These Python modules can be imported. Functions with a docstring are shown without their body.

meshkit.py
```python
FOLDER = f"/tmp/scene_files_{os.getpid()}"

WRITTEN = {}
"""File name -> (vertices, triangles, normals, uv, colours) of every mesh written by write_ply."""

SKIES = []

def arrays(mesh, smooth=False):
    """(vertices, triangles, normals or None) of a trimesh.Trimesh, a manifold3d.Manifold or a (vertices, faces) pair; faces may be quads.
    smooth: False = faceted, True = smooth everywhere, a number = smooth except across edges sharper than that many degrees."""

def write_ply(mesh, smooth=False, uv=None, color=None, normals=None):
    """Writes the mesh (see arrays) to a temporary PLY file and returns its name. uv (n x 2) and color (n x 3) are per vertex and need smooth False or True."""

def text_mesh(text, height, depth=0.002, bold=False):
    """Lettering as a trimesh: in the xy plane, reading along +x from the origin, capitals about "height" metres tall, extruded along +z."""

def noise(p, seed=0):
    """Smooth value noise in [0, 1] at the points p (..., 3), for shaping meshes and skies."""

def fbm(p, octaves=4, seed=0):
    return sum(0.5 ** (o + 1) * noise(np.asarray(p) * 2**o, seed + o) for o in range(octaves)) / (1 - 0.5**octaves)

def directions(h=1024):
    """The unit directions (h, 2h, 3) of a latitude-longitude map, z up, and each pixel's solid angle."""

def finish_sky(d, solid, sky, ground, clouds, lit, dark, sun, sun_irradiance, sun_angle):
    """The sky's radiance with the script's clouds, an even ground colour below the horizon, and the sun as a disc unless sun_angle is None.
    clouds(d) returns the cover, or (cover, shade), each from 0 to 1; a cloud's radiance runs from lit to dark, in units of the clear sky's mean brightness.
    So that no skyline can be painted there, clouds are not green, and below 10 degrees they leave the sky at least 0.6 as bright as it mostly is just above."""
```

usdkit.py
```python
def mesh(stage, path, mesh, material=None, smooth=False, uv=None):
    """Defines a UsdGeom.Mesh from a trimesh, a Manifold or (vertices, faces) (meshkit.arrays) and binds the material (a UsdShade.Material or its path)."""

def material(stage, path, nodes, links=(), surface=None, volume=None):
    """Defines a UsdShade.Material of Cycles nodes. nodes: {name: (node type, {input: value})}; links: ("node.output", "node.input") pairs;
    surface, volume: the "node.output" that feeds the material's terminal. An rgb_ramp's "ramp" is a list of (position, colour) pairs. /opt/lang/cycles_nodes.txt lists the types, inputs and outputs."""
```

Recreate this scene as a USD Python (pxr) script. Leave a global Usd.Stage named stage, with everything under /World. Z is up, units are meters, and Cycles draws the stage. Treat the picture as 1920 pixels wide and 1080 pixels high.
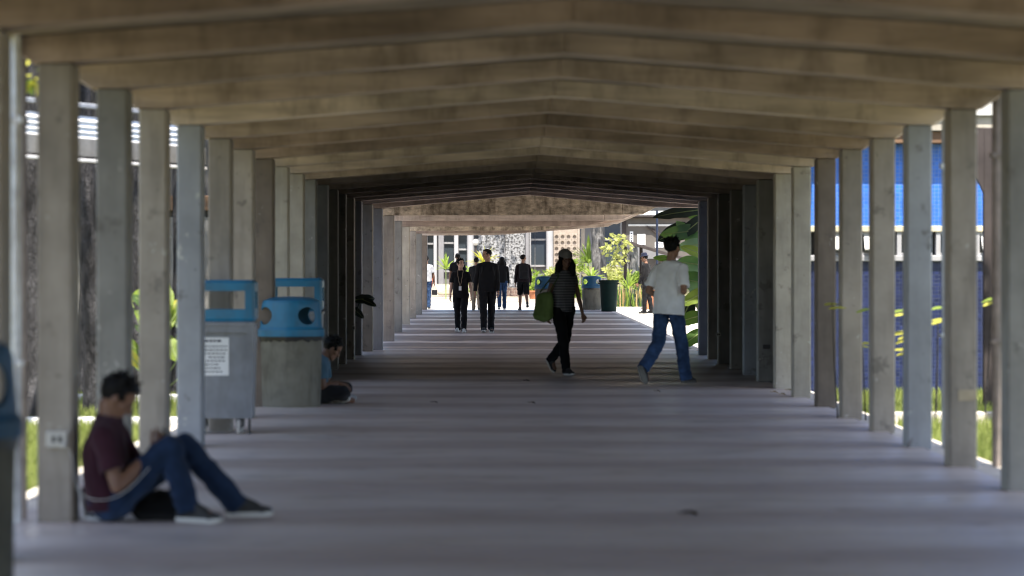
import math, random
import numpy as np
import trimesh
import manifold3d as m3
from manifold3d import Manifold, OpType, Mesh as MMesh
from pxr import Usd, UsdGeom, UsdLux, UsdShade, Gf, Sdf
import usdkit, meshkit

stage = Usd.Stage.CreateInMemory()
UsdGeom.SetStageUpAxis(stage, "Z")
UsdGeom.SetStageMetersPerUnit(stage, 1.0)
UsdGeom.Xform.Define(stage, "/World")

# ---------------------------------------------------------------- camera, sky, sun
FPX, CX, CY, EYE = 6170.0, 954.0, 508.0, 1.35
cam = UsdGeom.Camera.Define(stage, "/World/camera")
cam.CreateHorizontalApertureAttr(36.0)
cam.CreateVerticalApertureAttr(20.25)
cam.CreateFocalLengthAttr(FPX / 1920 * 36.0)
cam.CreateHorizontalApertureOffsetAttr((960 - CX) / 1920 * 36.0)
cam.CreateVerticalApertureOffsetAttr(-(540 - CY) / 1920 * 36.0)
cam.CreateFStopAttr(2.6)
cam.CreateFocusDistanceAttr(72.0)
cam.CreateClippingRangeAttr(Gf.Vec2f(0.1, 5000.0))
cam.CreateExposureAttr(1.6)
cx = UsdGeom.Xformable(cam)
cx.AddTranslateOp().Set(Gf.Vec3d(0, 0, EYE))
cx.AddRotateXOp().Set(90.0)

SUN = np.array([0.03, -0.42, 0.90]); SUN = SUN / np.linalg.norm(SUN)
dome = UsdLux.DomeLight.Define(stage, "/World/sky")
dome.GetPrim().SetCustomDataByKey("kind", "structure")
skym = usdkit.material(stage, "/World/Looks/sky_light",
    {"s": ("sky_texture", {"sky_type": "single_scattering", "sun_disc": False, "sun_elevation": float(math.asin(SUN[2])),
                           "sun_rotation": float(math.atan2(SUN[0], SUN[1])), "altitude": 1200.0, "aerosol_density": 4.0, "ozone_density": 0.3}),
     "b": ("background_shader", {"strength": 0.12})}, [("s.color", "b.color")], surface="b.background")
UsdShade.MaterialBindingAPI.Apply(dome.GetPrim()).Bind(skym)
sun = UsdLux.DistantLight.Define(stage, "/World/sun")
sun.CreateIntensityAttr(1.2); sun.CreateAngleAttr(0.53); sun.CreateNormalizeAttr(True)
sun.CreateColorAttr(Gf.Vec3f(1.0, 0.93, 0.83))
sun.AddTransformOp().Set(Gf.Matrix4d().SetRotate(Gf.Rotation(Gf.Vec3d(0, 0, 1), Gf.Vec3d(*map(float, SUN)))))

# ---------------------------------------------------------------- helpers
NAMES = {}
def numbered(parent, name):
    k = (parent, name); n = NAMES.get(k, 0); NAMES[k] = n + 1
    return f"{parent}/{name}" if n == 0 else f"{parent}/{name}_{n:03d}"
def ppath(parent):
    return "/World" if parent is None else str(parent.GetPath())
def tag(prim, label=None, cat=None, group=None, kind=None):
    for k, v in (("label", label), ("category", cat), ("group", group), ("kind", kind)):
        if v: prim.SetCustomDataByKey(k, v)
    return prim
def obj(name, mesh, material, parent=None, smooth=False, label=None, cat=None, group=None, kind=None):
    p = usdkit.mesh(stage, numbered(ppath(parent), name), mesh, material, smooth=smooth).GetPrim()
    return tag(p, label, cat, group, kind)
def thing(name, label=None, cat=None, loc=(0, 0, 0), rz=0.0, group=None, kind=None, parent=None):
    x = UsdGeom.Xform.Define(stage, numbered(ppath(parent), name))
    x.AddTranslateOp().Set(Gf.Vec3d(*map(float, loc)))
    if rz: x.AddRotateZOp().Set(float(rz))
    return tag(x.GetPrim(), label, cat, group, kind)
def V(*a): return np.array(a, float)
def unit(v): v = np.asarray(v, float); return v / max(np.linalg.norm(v), 1e-9)
def P(px, py, s): return V((px - CX) / s, FPX / s, EYE + (CY - py) / s)
def gz(y):
    return float(np.interp(y, [-200, 56, 106, 150, 200, 300], [0, 0, 0.10, 0.25, 0.60, 0.9]))
def cat(*ms):
    out = []
    for m in ms:
        if isinstance(m, (list, tuple)): out += list(m)
        else: out.append(m)
    return trimesh.util.concatenate([tm(m) for m in out])
def tm(m):
    if isinstance(m, Manifold):
        mm = m.to_mesh(); return trimesh.Trimesh(np.array(mm.vert_properties[:, :3]), np.array(mm.tri_verts), process=False)
    return m
def mani(t):
    return Manifold(MMesh(np.asarray(t.vertices, np.float32), np.asarray(t.faces, np.uint32)))
def hullpts(pts): return Manifold.hull_points(np.asarray(pts, float))
def box(x0, x1, y0, y1, z0, z1, b=0.0):
    if x1 < x0: x0, x1 = x1, x0
    if y1 < y0: y0, y1 = y1, y0
    if b <= 0:
        return Manifold.cube([x1 - x0, y1 - y0, z1 - z0]).translate([x0, y0, z0])
    pts = []
    for x in ((x0, 1), (x1, -1)):
        for y in ((y0, 1), (y1, -1)):
            for z in ((z0, 1), (z1, -1)):
                pts += [(x[0] + b * x[1], y[0] + b * y[1], z[0]), (x[0] + b * x[1], y[0], z[0] + b * z[1]), (x[0], y[0] + b * y[1], z[0] + b * z[1])]
    return hullpts(pts)
def slab(poly, y0, y1, b=0.01):
    """convex polygon in the XZ plane extruded from y0 to y1 with chamfered edges"""
    poly = np.asarray(poly, float); c = poly.mean(0)
    d = poly - c; n = np.linalg.norm(d, axis=1, keepdims=True); ins = c + d * (1 - b * 1.4 / n)
    pts = [(p[0], y, p[1]) for p in poly for y in (y0 + b, y1 - b)] + [(p[0], y, p[1]) for p in ins for y in (y0, y1)]
    return hullpts(pts)
def rot_to(d):
    d = unit(d); a = V(0, 0, 1)
    if abs(d[2]) > 0.9999: return np.eye(3) if d[2] > 0 else np.diag([1, -1, -1.0])
    v = np.cross(a, d); c = d[2]; K = np.array([[0, -v[2], v[1]], [v[2], 0, -v[0]], [-v[1], v[0], 0]])
    return np.eye(3) + K + K @ K / (1 + c)
def place(m, R, t): return m.transform(np.hstack([np.asarray(R, float), np.asarray(t, float).reshape(3, 1)]))
def ball(p, r, n=16): return Manifold.sphere(float(r), n).translate([float(x) for x in p])
def ell(p, r3, R=np.eye(3), n=20): return place(Manifold.sphere(1.0, n), np.asarray(R) @ np.diag(r3), p)
def disc(p, d, r, r2=None, h=0.006, side=None):
    m = Manifold.cylinder(h, 1.0, 1.0, 20, True)
    if side is None: return place(m.scale([r, r2 or r, 1]), rot_to(d), p)
    z = unit(d); x = unit(side - z * np.dot(side, z)); y = np.cross(z, x)
    return place(m.scale([r, r2 or r, 1]), np.stack([x, y, z], 1), p)
def hull(*ms): return Manifold.batch_hull(list(ms))
def bone(a, ra, b, rb, n=16): return hull(ball(a, ra, n), ball(b, rb, n))
def add(ms): return Manifold.batch_boolean(list(ms), OpType.Add)
def tube(pts, r, n=8, closed_ends=True):
    pts = np.asarray(pts, float); k = len(pts); rr = np.broadcast_to(np.asarray(r, float), (k,))
    v, f = [], []
    prev = None
    for i in range(k):
        d = unit(pts[min(i + 1, k - 1)] - pts[max(i - 1, 0)])
        if prev is None:
            prev = unit(np.cross(d, [0.31, 0.87, 0.38]))
        x = unit(prev - d * np.dot(prev, d)); prev = x; y = np.cross(d, x)
        for j in range(n):
            a = 2 * math.pi * j / n; v.append(pts[i] + rr[i] * (math.cos(a) * x + math.sin(a) * y))
    for i in range(k - 1):
        for j in range(n):
            a, b2 = i * n + j, i * n + (j + 1) % n
            f += [(a, b2, b2 + n), (a, b2 + n, a + n)]
    v += [pts[0], pts[-1]]; c0, c1 = k * n, k * n + 1
    for j in range(n):
        f += [(c0, (j + 1) % n, j), (c1, (k - 1) * n + j, (k - 1) * n + (j + 1) % n)]
    return trimesh.Trimesh(np.array(v), np.array(f), process=False)
def lathe(profile, n=48):
    """closed revolve about z; profile [(r, z)] from axis to axis"""
    v, f = [], []
    pr = list(profile); k = len(pr)
    for r, z in pr:
        for j in range(n):
            a = 2 * math.pi * j / n; v.append((r * math.cos(a), r * math.sin(a), z))
    for i in range(k - 1):
        for j in range(n):
            a, b2 = i * n + j, i * n + (j + 1) % n
            f += [(a, b2, b2 + n), (a, b2 + n, a + n)]
    t = trimesh.Trimesh(np.array(v), np.array(f), process=True)
    t.update_faces(t.nondegenerate_faces()); t.merge_vertices()
    return t
def soften(m, length=0.012, it=8, amp=0.0, freq=9.0, seed=0, stretch=(1, 1, 1), bias=0.5):
    m = m.refine_to_length(length)
    t = tm(m); t.merge_vertices()
    if it: trimesh.smoothing.filter_taubin(t, iterations=it)
    if amp:
        n = meshkit.fbm(t.vertices * np.asarray(stretch) * freq + seed * 7.7, 3, seed) - bias
        t.vertices = t.vertices + t.vertex_normals * (n * 2 * amp)[:, None]
    return t

# ---------------------------------------------------------------- materials
def M(name): return "/World/Looks/" + name
def mat(name, ramp, scale=4.0, rough=0.75, spec=0.3, bump=0.25, bscale=60.0, bdist=0.01, stretch=(1, 1, 1), detail=6.0,
        blotch=0.25, blotch_scale=0.7, sheen=0.0, translucent=None, rvar=0.0, objv=0.0, coord="geo", metallic=0.0, drips=None, spots=None):
    """ramp: colours by noise; blotch: slow value variation; drips: (colour, amount) vertical stains"""
    nodes = {"g": ("geometry", {}) if coord == "geo" else ("texture_coordinate", {}),
             "m": ("mapping", {"scale": stretch}),
             "n": ("noise_texture", {"scale": scale, "detail": detail, "roughness": 0.6}),
             "r": ("rgb_ramp", {"ramp": ramp}),
             "n2": ("noise_texture", {"scale": blotch_scale, "detail": 3.0}),
             "mr": ("map_range", {"from_min": 0.3, "from_max": 0.7, "to_min": 1 - blotch, "to_max": 1 + blotch, "clamp": True}),
             "mul": ("mix_color", {"blend_type": "multiply", "fac": 1.0, "use_clamp": False}),
             "n3": ("noise_texture", {"scale": bscale, "detail": 4.0, "roughness": 0.65}),
             "b": ("bump", {"strength": bump, "distance": bdist}),
             "p": ("principled_bsdf", {"roughness": rough, "specular_ior_level": spec, "sheen_weight": sheen, "metallic": metallic})}
    src = "g.position" if coord == "geo" else "g.object"
    links = [(src, "m.vector"), ("m.vector", "n.vector"), (src, "n2.vector"), ("m.vector", "n3.vector"),
             ("n.fac", "r.fac"), ("n2.fac", "mr.value"), ("r.color", "mul.a"), ("mr.result", "mul.b"), ("n3.fac", "b.height"), ("b.normal", "p.normal")]
    col = "mul.result"
    if drips:
        nodes["dm"] = ("mapping", {"scale": (drips[2], drips[2], drips[3])})
        nodes["dn"] = ("noise_texture", {"scale": 1.0, "detail": 5.0, "roughness": 0.65})
        nodes["dr"] = ("map_range", {"from_min": 0.48, "from_max": 0.72, "to_min": 0.0, "to_max": drips[1], "clamp": True})
        nodes["dx"] = ("mix_color", {"b": drips[0]})
        links += [(src, "dm.vector"), ("dm.vector", "dn.vector"), ("dn.fac", "dr.value"), ("dr.result", "dx.fac"), (col, "dx.a")]
        col = "dx.result"
    if spots:
        for i_, (sc_, lo_, hi_, cc_, am_) in enumerate(spots):
            nodes[f"sn{i_}"] = ("noise_texture", {"scale": sc_, "detail": 5.0, "roughness": 0.7})
            nodes[f"sr{i_}"] = ("map_range", {"from_min": lo_, "from_max": hi_, "to_min": 0.0, "to_max": am_, "clamp": True})
            nodes[f"sx{i_}"] = ("mix_color", {"b": cc_})
            links += [(src, f"sn{i_}.vector"), (f"sn{i_}.fac", f"sr{i_}.value"), (f"sr{i_}.result", f"sx{i_}.fac"), (col, f"sx{i_}.a")]
            col = f"sx{i_}.result"
    if objv:
        nodes["oi"] = ("object_info", {})
        nodes["om"] = ("map_range", {"from_min": 0.0, "from_max": 1.0, "to_min": 1 - objv, "to_max": 1 + objv})
        nodes["ox"] = ("mix_color", {"blend_type": "multiply", "fac": 1.0, "use_clamp": False})
        links += [("oi.random", "om.value"), (col, "ox.a"), ("om.result", "ox.b")]
        col = "ox.result"
    links.append((col, "p.base_color"))
    if rvar:
        nodes["rv"] = ("map_range", {"from_min": 0.3, "from_max": 0.7, "to_min": rough - rvar, "to_max": rough + rvar, "clamp": True})
        links += [("n2.fac", "rv.value"), ("rv.result", "p.roughness")]
    surf = "p.BSDF"
    if translucent:
        nodes["t"] = ("translucent_bsdf", {"color": translucent})
        nodes["mx"] = ("mix_closure", {"fac": 0.45})
        links += [("p.BSDF", "mx.closure1"), ("t.BSDF", "mx.closure2")]
        surf = "mx.closure"
    usdkit.material(stage, M(name), nodes, links, surface=surf)
    return M(name)
def g3(v, k=(1, 1, 1)): return (v * k[0], v * k[1], v * k[2])
def r3(c, lo=0.7, hi=1.25): return [(0.3, tuple(x * lo for x in c)), (0.5, c), (0.7, tuple(x * hi for x in c))]

STAIN = (0.05, 0.042, 0.034)
WEAR = ((3.2, 0.60, 0.66, (0.10, 0.09, 0.08), 0.55), (7.0, 0.655, 0.68, (0.55, 0.54, 0.50), 0.6), (16.0, 0.66, 0.69, (0.06, 0.055, 0.05), 0.6))
mat("concrete_green", r3((0.298, 0.268, 0.232), 0.82, 1.15), 3, 0.8, 0.3, 0.35, 45, blotch=0.18, drips=(STAIN, 0.35, 5.0, 0.7), spots=WEAR)
mat("concrete_blue", r3((0.295, 0.310, 0.335), 0.85, 1.12), 3, 0.75, 0.35, 0.3, 45, blotch=0.15, drips=(STAIN, 0.2, 5.0, 0.7), spots=WEAR)
mat("concrete_beige", r3((0.375, 0.345, 0.290), 0.82, 1.15), 3, 0.8, 0.3, 0.35, 45, blotch=0.16, drips=(STAIN, 0.3, 5.0, 0.7), spots=WEAR)
mat("concrete_grey", r3((0.230, 0.225, 0.210), 0.82, 1.15), 3, 0.8, 0.3, 0.35, 45, blotch=0.18, drips=(STAIN, 0.35, 5.0, 0.7), spots=WEAR)
mat("concrete_brown", r3((0.17, 0.14, 0.115), 0.82, 1.15), 3, 0.8, 0.3, 0.35, 45, blotch=0.2, drips=(STAIN, 0.35, 5.0, 0.7), spots=WEAR)
for nm_, c_ in (("beam_concrete", (0.43, 0.35, 0.305)), ("beam_light", (0.52, 0.44, 0.385)), ("beam_brown", (0.325, 0.255, 0.215))): mat(nm_, r3(c_, 0.7, 1.22), 2.2, 0.85, 0.25, 0.5, 22, 0.02, stretch=(0.5, 1.5, 4.0), blotch=0.3, blotch_scale=1.1, drips=((0.08, 0.06, 0.045), 0.5, 4.0, 1.6))
mat("beam_board", r3((0.44, 0.37, 0.285), 0.4, 1.5), 4.0, 0.85, 0.25, 0.8, 18, 0.03, stretch=(1.6, 1.5, 3.0), blotch=0.3, blotch_scale=1.5, drips=((0.06, 0.045, 0.03), 0.9, 5.0, 1.6))
mat("roof_slab", r3((0.25, 0.21, 0.18)), 2, 0.9, 0.2, 0.4, 20, blotch=0.35)
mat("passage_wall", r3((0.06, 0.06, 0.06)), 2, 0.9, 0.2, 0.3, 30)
mat("sand", r3((0.30, 0.26, 0.205), 0.75, 1.15), 1.5, 0.95, 0.1, 0.5, 30, 0.02, blotch=0.25, blotch_scale=0.3)
mat("pale_paving", r3((0.55, 0.51, 0.45), 0.8, 1.1), 2.5, 0.9, 0.2, 0.4, 40, blotch=0.2)
mat("lawn", r3((0.17, 0.158, 0.08), 0.6, 1.4), 6, 0.95, 0.1, 0.8, 60, 0.05, blotch=0.3)
mat("grass_blade", r3((0.23, 0.265, 0.08), 0.7, 1.4), 8, 0.6, 0.3, 0.0, 20, translucent=(0.24, 0.34, 0.05))
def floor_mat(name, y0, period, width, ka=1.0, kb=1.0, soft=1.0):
    # grey concrete; per-frame light and reflection bands painted as a reddish, rougher strip
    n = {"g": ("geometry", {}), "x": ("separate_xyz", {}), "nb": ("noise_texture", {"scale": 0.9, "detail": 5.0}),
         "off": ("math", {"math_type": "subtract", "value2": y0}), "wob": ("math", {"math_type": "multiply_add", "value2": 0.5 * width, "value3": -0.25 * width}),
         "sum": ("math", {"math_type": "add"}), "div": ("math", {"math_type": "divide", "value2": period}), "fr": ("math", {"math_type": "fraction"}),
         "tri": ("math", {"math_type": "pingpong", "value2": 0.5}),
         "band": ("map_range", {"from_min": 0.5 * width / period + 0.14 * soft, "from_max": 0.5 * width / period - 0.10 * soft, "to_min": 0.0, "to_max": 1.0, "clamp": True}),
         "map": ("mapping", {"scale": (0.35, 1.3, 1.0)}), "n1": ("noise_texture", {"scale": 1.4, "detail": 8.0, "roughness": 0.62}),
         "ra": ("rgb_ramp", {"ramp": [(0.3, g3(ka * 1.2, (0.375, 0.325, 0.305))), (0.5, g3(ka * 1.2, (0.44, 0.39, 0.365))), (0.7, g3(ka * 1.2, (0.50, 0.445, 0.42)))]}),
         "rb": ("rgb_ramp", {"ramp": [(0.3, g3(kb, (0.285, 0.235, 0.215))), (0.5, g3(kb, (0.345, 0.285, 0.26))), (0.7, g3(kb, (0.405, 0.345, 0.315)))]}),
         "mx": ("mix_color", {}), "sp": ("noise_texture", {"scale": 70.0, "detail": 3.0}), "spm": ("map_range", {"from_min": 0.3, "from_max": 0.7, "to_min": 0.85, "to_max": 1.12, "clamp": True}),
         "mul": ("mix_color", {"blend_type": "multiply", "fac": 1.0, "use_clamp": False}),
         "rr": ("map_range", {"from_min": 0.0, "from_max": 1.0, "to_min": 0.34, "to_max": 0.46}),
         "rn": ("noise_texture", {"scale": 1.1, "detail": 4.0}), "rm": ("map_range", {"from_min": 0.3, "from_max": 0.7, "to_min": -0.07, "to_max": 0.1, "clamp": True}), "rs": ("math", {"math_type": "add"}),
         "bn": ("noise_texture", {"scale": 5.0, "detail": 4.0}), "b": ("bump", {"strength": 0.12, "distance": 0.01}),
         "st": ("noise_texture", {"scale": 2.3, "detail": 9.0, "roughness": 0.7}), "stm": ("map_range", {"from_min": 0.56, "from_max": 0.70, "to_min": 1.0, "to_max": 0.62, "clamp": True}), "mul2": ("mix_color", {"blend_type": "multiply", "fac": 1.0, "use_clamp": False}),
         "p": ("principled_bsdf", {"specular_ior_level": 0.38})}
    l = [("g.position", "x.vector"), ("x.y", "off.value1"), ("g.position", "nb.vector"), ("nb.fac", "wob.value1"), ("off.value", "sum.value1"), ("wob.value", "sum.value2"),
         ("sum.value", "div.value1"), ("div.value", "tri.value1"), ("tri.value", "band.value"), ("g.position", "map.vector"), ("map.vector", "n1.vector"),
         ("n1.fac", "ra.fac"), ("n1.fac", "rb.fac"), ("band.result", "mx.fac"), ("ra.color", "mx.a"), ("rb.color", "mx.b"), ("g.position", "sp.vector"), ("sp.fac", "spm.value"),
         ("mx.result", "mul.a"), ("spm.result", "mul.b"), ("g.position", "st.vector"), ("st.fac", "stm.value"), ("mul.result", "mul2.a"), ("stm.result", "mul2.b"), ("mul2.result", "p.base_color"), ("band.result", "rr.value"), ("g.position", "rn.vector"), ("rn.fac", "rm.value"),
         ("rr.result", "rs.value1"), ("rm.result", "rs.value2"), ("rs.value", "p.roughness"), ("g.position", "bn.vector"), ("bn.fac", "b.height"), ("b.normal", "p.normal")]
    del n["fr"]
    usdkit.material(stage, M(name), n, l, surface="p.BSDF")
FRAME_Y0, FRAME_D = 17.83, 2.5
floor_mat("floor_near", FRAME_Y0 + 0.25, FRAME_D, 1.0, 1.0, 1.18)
floor_mat("floor_far", 59.0, 6.2, 4.4, 1.3, 0.62, 0.3)  # thin bright floor reflections painted into the colour of the far panels
mat("steel", r3((0.56, 0.58, 0.62), 0.7, 1.2), 8, 0.36, 0.5, 0.3, 80, metallic=0.8, drips=((0.16, 0.10, 0.06), 0.5, 6.0, 1.0))
mat("post_paint", r3((0.50, 0.52, 0.54), 0.8, 1.1), 8, 0.45, 0.5, 0.15, 60, drips=((0.25, 0.2, 0.16), 0.4, 6.0, 1.0))
mat("rust_post", r3((0.22, 0.185, 0.165)), 8, 0.7, 0.3, 0.3, 60)
mat("blue_pole", (r3((0.012, 0.02, 0.045))), 8, 0.5, 0.4, 0.1, 60)
mat("bark", r3((0.042, 0.041, 0.043), 0.3, 1.9), 5, 0.95, 0.15, 1.0, 14, 0.08, stretch=(2.2, 2.2, 0.5), blotch=0.3)
mat("bark_pale", r3((0.20, 0.195, 0.19), 0.3, 1.5), 5, 0.95, 0.15, 1.0, 14, 0.08, stretch=(2.2, 2.2, 0.5), blotch=0.25)
mat("leaf_yellow", r3((0.42, 0.41, 0.07), 0.75, 1.2), 5, 0.5, 0.4, 0.1, 30, translucent=(0.5, 0.5, 0.05))
mat("leaf_pale", r3((0.36, 0.38, 0.12), 0.75, 1.2), 5, 0.5, 0.4, 0.1, 30, translucent=(0.45, 0.48, 0.14))
mat("leaf_lime", r3((0.21, 0.29, 0.05), 0.7, 1.35), 6, 0.5, 0.4, 0.1, 30, translucent=(0.30, 0.42, 0.05))
mat("leaf_green", r3((0.06, 0.12, 0.03), 0.6, 1.4), 6, 0.45, 0.4, 0.1, 30, translucent=(0.12, 0.22, 0.03))
mat("leaf_banana", r3((0.12, 0.25, 0.10), 0.7, 1.4), 3, 0.38, 0.5, 0.25, 30, translucent=(0.13, 0.24, 0.04))
mat("leaf_pale_green", r3((0.20, 0.32, 0.20), 0.8, 1.2), 3, 0.3, 0.6, 0.2, 30, translucent=(0.2, 0.32, 0.12))
mat("leaf_dark", r3((0.025, 0.045, 0.03), 0.7, 1.3), 5, 0.4, 0.4, 0.2, 30)
mat("midrib", r3((0.22, 0.28, 0.10)), 5, 0.5, 0.4, 0.1, 30)
mat("dry_leaf", r3((0.34, 0.25, 0.11)), 9, 0.8, 0.2, 0.2, 40)
mat("dead_leaf", r3((0.035, 0.028, 0.024)), 9, 0.8, 0.2, 0.2, 40)
mat("bin_blue", r3((0.010, 0.145, 0.27), 0.8, 1.15), 5, 0.42, 0.5, 0.15, 60, blotch=0.15, drips=((0.05, 0.07, 0.09), 0.35, 8.0, 2.0))
mat("bin_grey", r3((0.185, 0.195, 0.215), 0.85, 1.15), 5, 0.5, 0.45, 0.15, 70, blotch=0.15, drips=((0.08, 0.075, 0.07), 0.35, 8.0, 2.0))
mat("bin_concrete", r3((0.18, 0.172, 0.14), 0.75, 1.15), 6, 0.85, 0.25, 0.4, 50, blotch=0.25, drips=((0.08, 0.07, 0.055), 0.7, 7.0, 1.6))
mat("bin_green", r3((0.003, 0.012, 0.011)), 6, 0.6, 0.1, 0.15, 50)
mat("bin_concrete_shaded", r3((0.10, 0.095, 0.075), 0.75, 1.15), 6, 0.85, 0.2, 0.4, 50, blotch=0.25, drips=((0.04, 0.035, 0.03), 0.7, 7.0, 1.6))  # darker copy of the drum concrete, shade put into the colour
mat("bin_blue_shaded", r3((0.005, 0.045, 0.095), 0.8, 1.15), 5, 0.5, 0.3, 0.15, 60, blotch=0.15)  # lid blue darkened so the colour itself carries the shade
mat("bark_mid", r3((0.15, 0.145, 0.14), 0.3, 1.7), 5, 0.95, 0.15, 1.0, 14, 0.08, stretch=(2.6, 2.6, 0.6), blotch=0.3)
mat("bag_black", r3((0.012, 0.012, 0.013)), 12, 0.35, 0.5, 0.4, 30)
mat("paper", r3((0.66, 0.67, 0.68), 0.93, 1.05), 6, 0.8, 0.2, 0.05, 40, blotch=0.05)
mat("ink", r3((0.05, 0.05, 0.07)), 6, 0.8, 0.2, 0.0, 40)
mat("plastic_white", r3((0.44, 0.43, 0.40), 0.9, 1.05), 6, 0.5, 0.4, 0.05, 40, blotch=0.08)
mat("plastic_dark", r3((0.03, 0.03, 0.032)), 6, 0.5, 0.4, 0.05, 40)
mat("caster_rubber", r3((0.35, 0.34, 0.32)), 6, 0.6, 0.4, 0.1, 40)
mat("wood_band", r3((0.16, 0.095, 0.055)), 4, 0.7, 0.3, 0.2, 40, stretch=(0.3, 1, 4))
mat("white_paint", r3((0.62, 0.62, 0.60), 0.92, 1.05), 3, 0.7, 0.3, 0.15, 40, blotch=0.1, drips=((0.35, 0.33, 0.3), 0.4, 4.0, 0.8))
mat("far_white", r3((0.31, 0.31, 0.32), 0.92, 1.05), 3, 0.7, 0.3, 0.15, 40, blotch=0.1)
mat("render_wall", r3((0.18, 0.178, 0.185), 0.85, 1.08), 2, 0.85, 0.25, 0.25, 35, blotch=0.15, drips=((0.2, 0.19, 0.17), 0.4, 3.0, 0.5))
mat("speckled_wall", [(0.38, (0.04, 0.04, 0.04)), (0.46, (0.12, 0.12, 0.12)), (0.52, (0.27, 0.27, 0.275)), (0.7, (0.34, 0.34, 0.345))], 11.0, 0.9, 0.2, 0.8, 14, 0.05, blotch=0.25, blotch_scale=0.5, detail=8)
mat("block_beige", r3((0.32, 0.27, 0.225), 0.8, 1.15), 5, 0.9, 0.2, 0.3, 40, blotch=0.15)
mat("brick_dark", r3((0.16, 0.11, 0.09), 0.6, 1.3), 8, 0.9, 0.2, 0.4, 30)
mat("kiosk_brown", r3((0.10, 0.09, 0.08), 0.85, 1.12), 3, 0.7, 0.3, 0.2, 40, blotch=0.12)
mat("kiosk_dark", r3((0.04, 0.032, 0.03)), 3, 0.7, 0.3, 0.2, 40)
mat("far_paving", r3((0.36, 0.345, 0.32), 0.8, 1.1), 2.5, 0.9, 0.2, 0.4, 40, blotch=0.2)
mat("cream", r3((0.55, 0.50, 0.36)), 3, 0.8, 0.3, 0.1, 40)
mat("terracotta", r3((0.38, 0.15, 0.07)), 5, 0.8, 0.3, 0.2, 40)
mat("awning_white", r3((0.78, 0.78, 0.78), 0.95, 1.03), 3, 0.6, 0.3, 0.05, 40, blotch=0.06)
mat("stone", r3((0.40, 0.34, 0.25)), 5, 0.9, 0.2, 0.5, 25)
def tile_mat(name, ca, cb, mortar, size):
    usdkit.material(stage, M(name), {"g": ("geometry", {}), "mp": ("mapping", {"rotation": (math.pi / 2, 0, 0), "scale": (1, 1, 1)}), "sx": ("separate_xyz", {}), "cx": ("combine_xyz", {}),
        "br": ("brick_texture", {"offset": 0.0, "offset_frequency": 1, "squash": 1.0, "squash_frequency": 1, "color1": ca, "color2": cb, "mortar": mortar, "scale": 1.0, "mortar_size": size * 0.07, "mortar_smooth": 0.2, "brick_width": size, "row_height": size, "bias": -0.1}),
        "n": ("noise_texture", {"scale": 1.5, "detail": 4.0}), "nm": ("map_range", {"from_min": 0.3, "from_max": 0.7, "to_min": 0.75, "to_max": 1.2, "clamp": True}),
        "mul": ("mix_color", {"blend_type": "multiply", "fac": 1.0, "use_clamp": False}),
        "b": ("bump", {"strength": 0.4, "distance": 0.004, "invert": True}),
        "p": ("principled_bsdf", {"roughness": 0.35, "specular_ior_level": 0.45})},
        [("g.position", "sx.vector"), ("sx.x", "cx.x"), ("sx.z", "cx.y"), ("cx.vector", "br.vector"), ("g.position", "n.vector"), ("n.fac", "nm.value"), ("br.color", "mul.a"), ("nm.result", "mul.b"),
         ("mul.result", "p.base_color"), ("br.fac", "b.height"), ("b.normal", "p.normal")], surface="p.BSDF")
tile_mat("tile_navy", (0.005, 0.009, 0.042), (0.014, 0.022, 0.085), (0.03, 0.04, 0.075), 0.045)
tile_mat("tile_blue", (0.02, 0.12, 0.48), (0.035, 0.17, 0.62), (0.12, 0.2, 0.45), 0.045)
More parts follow.
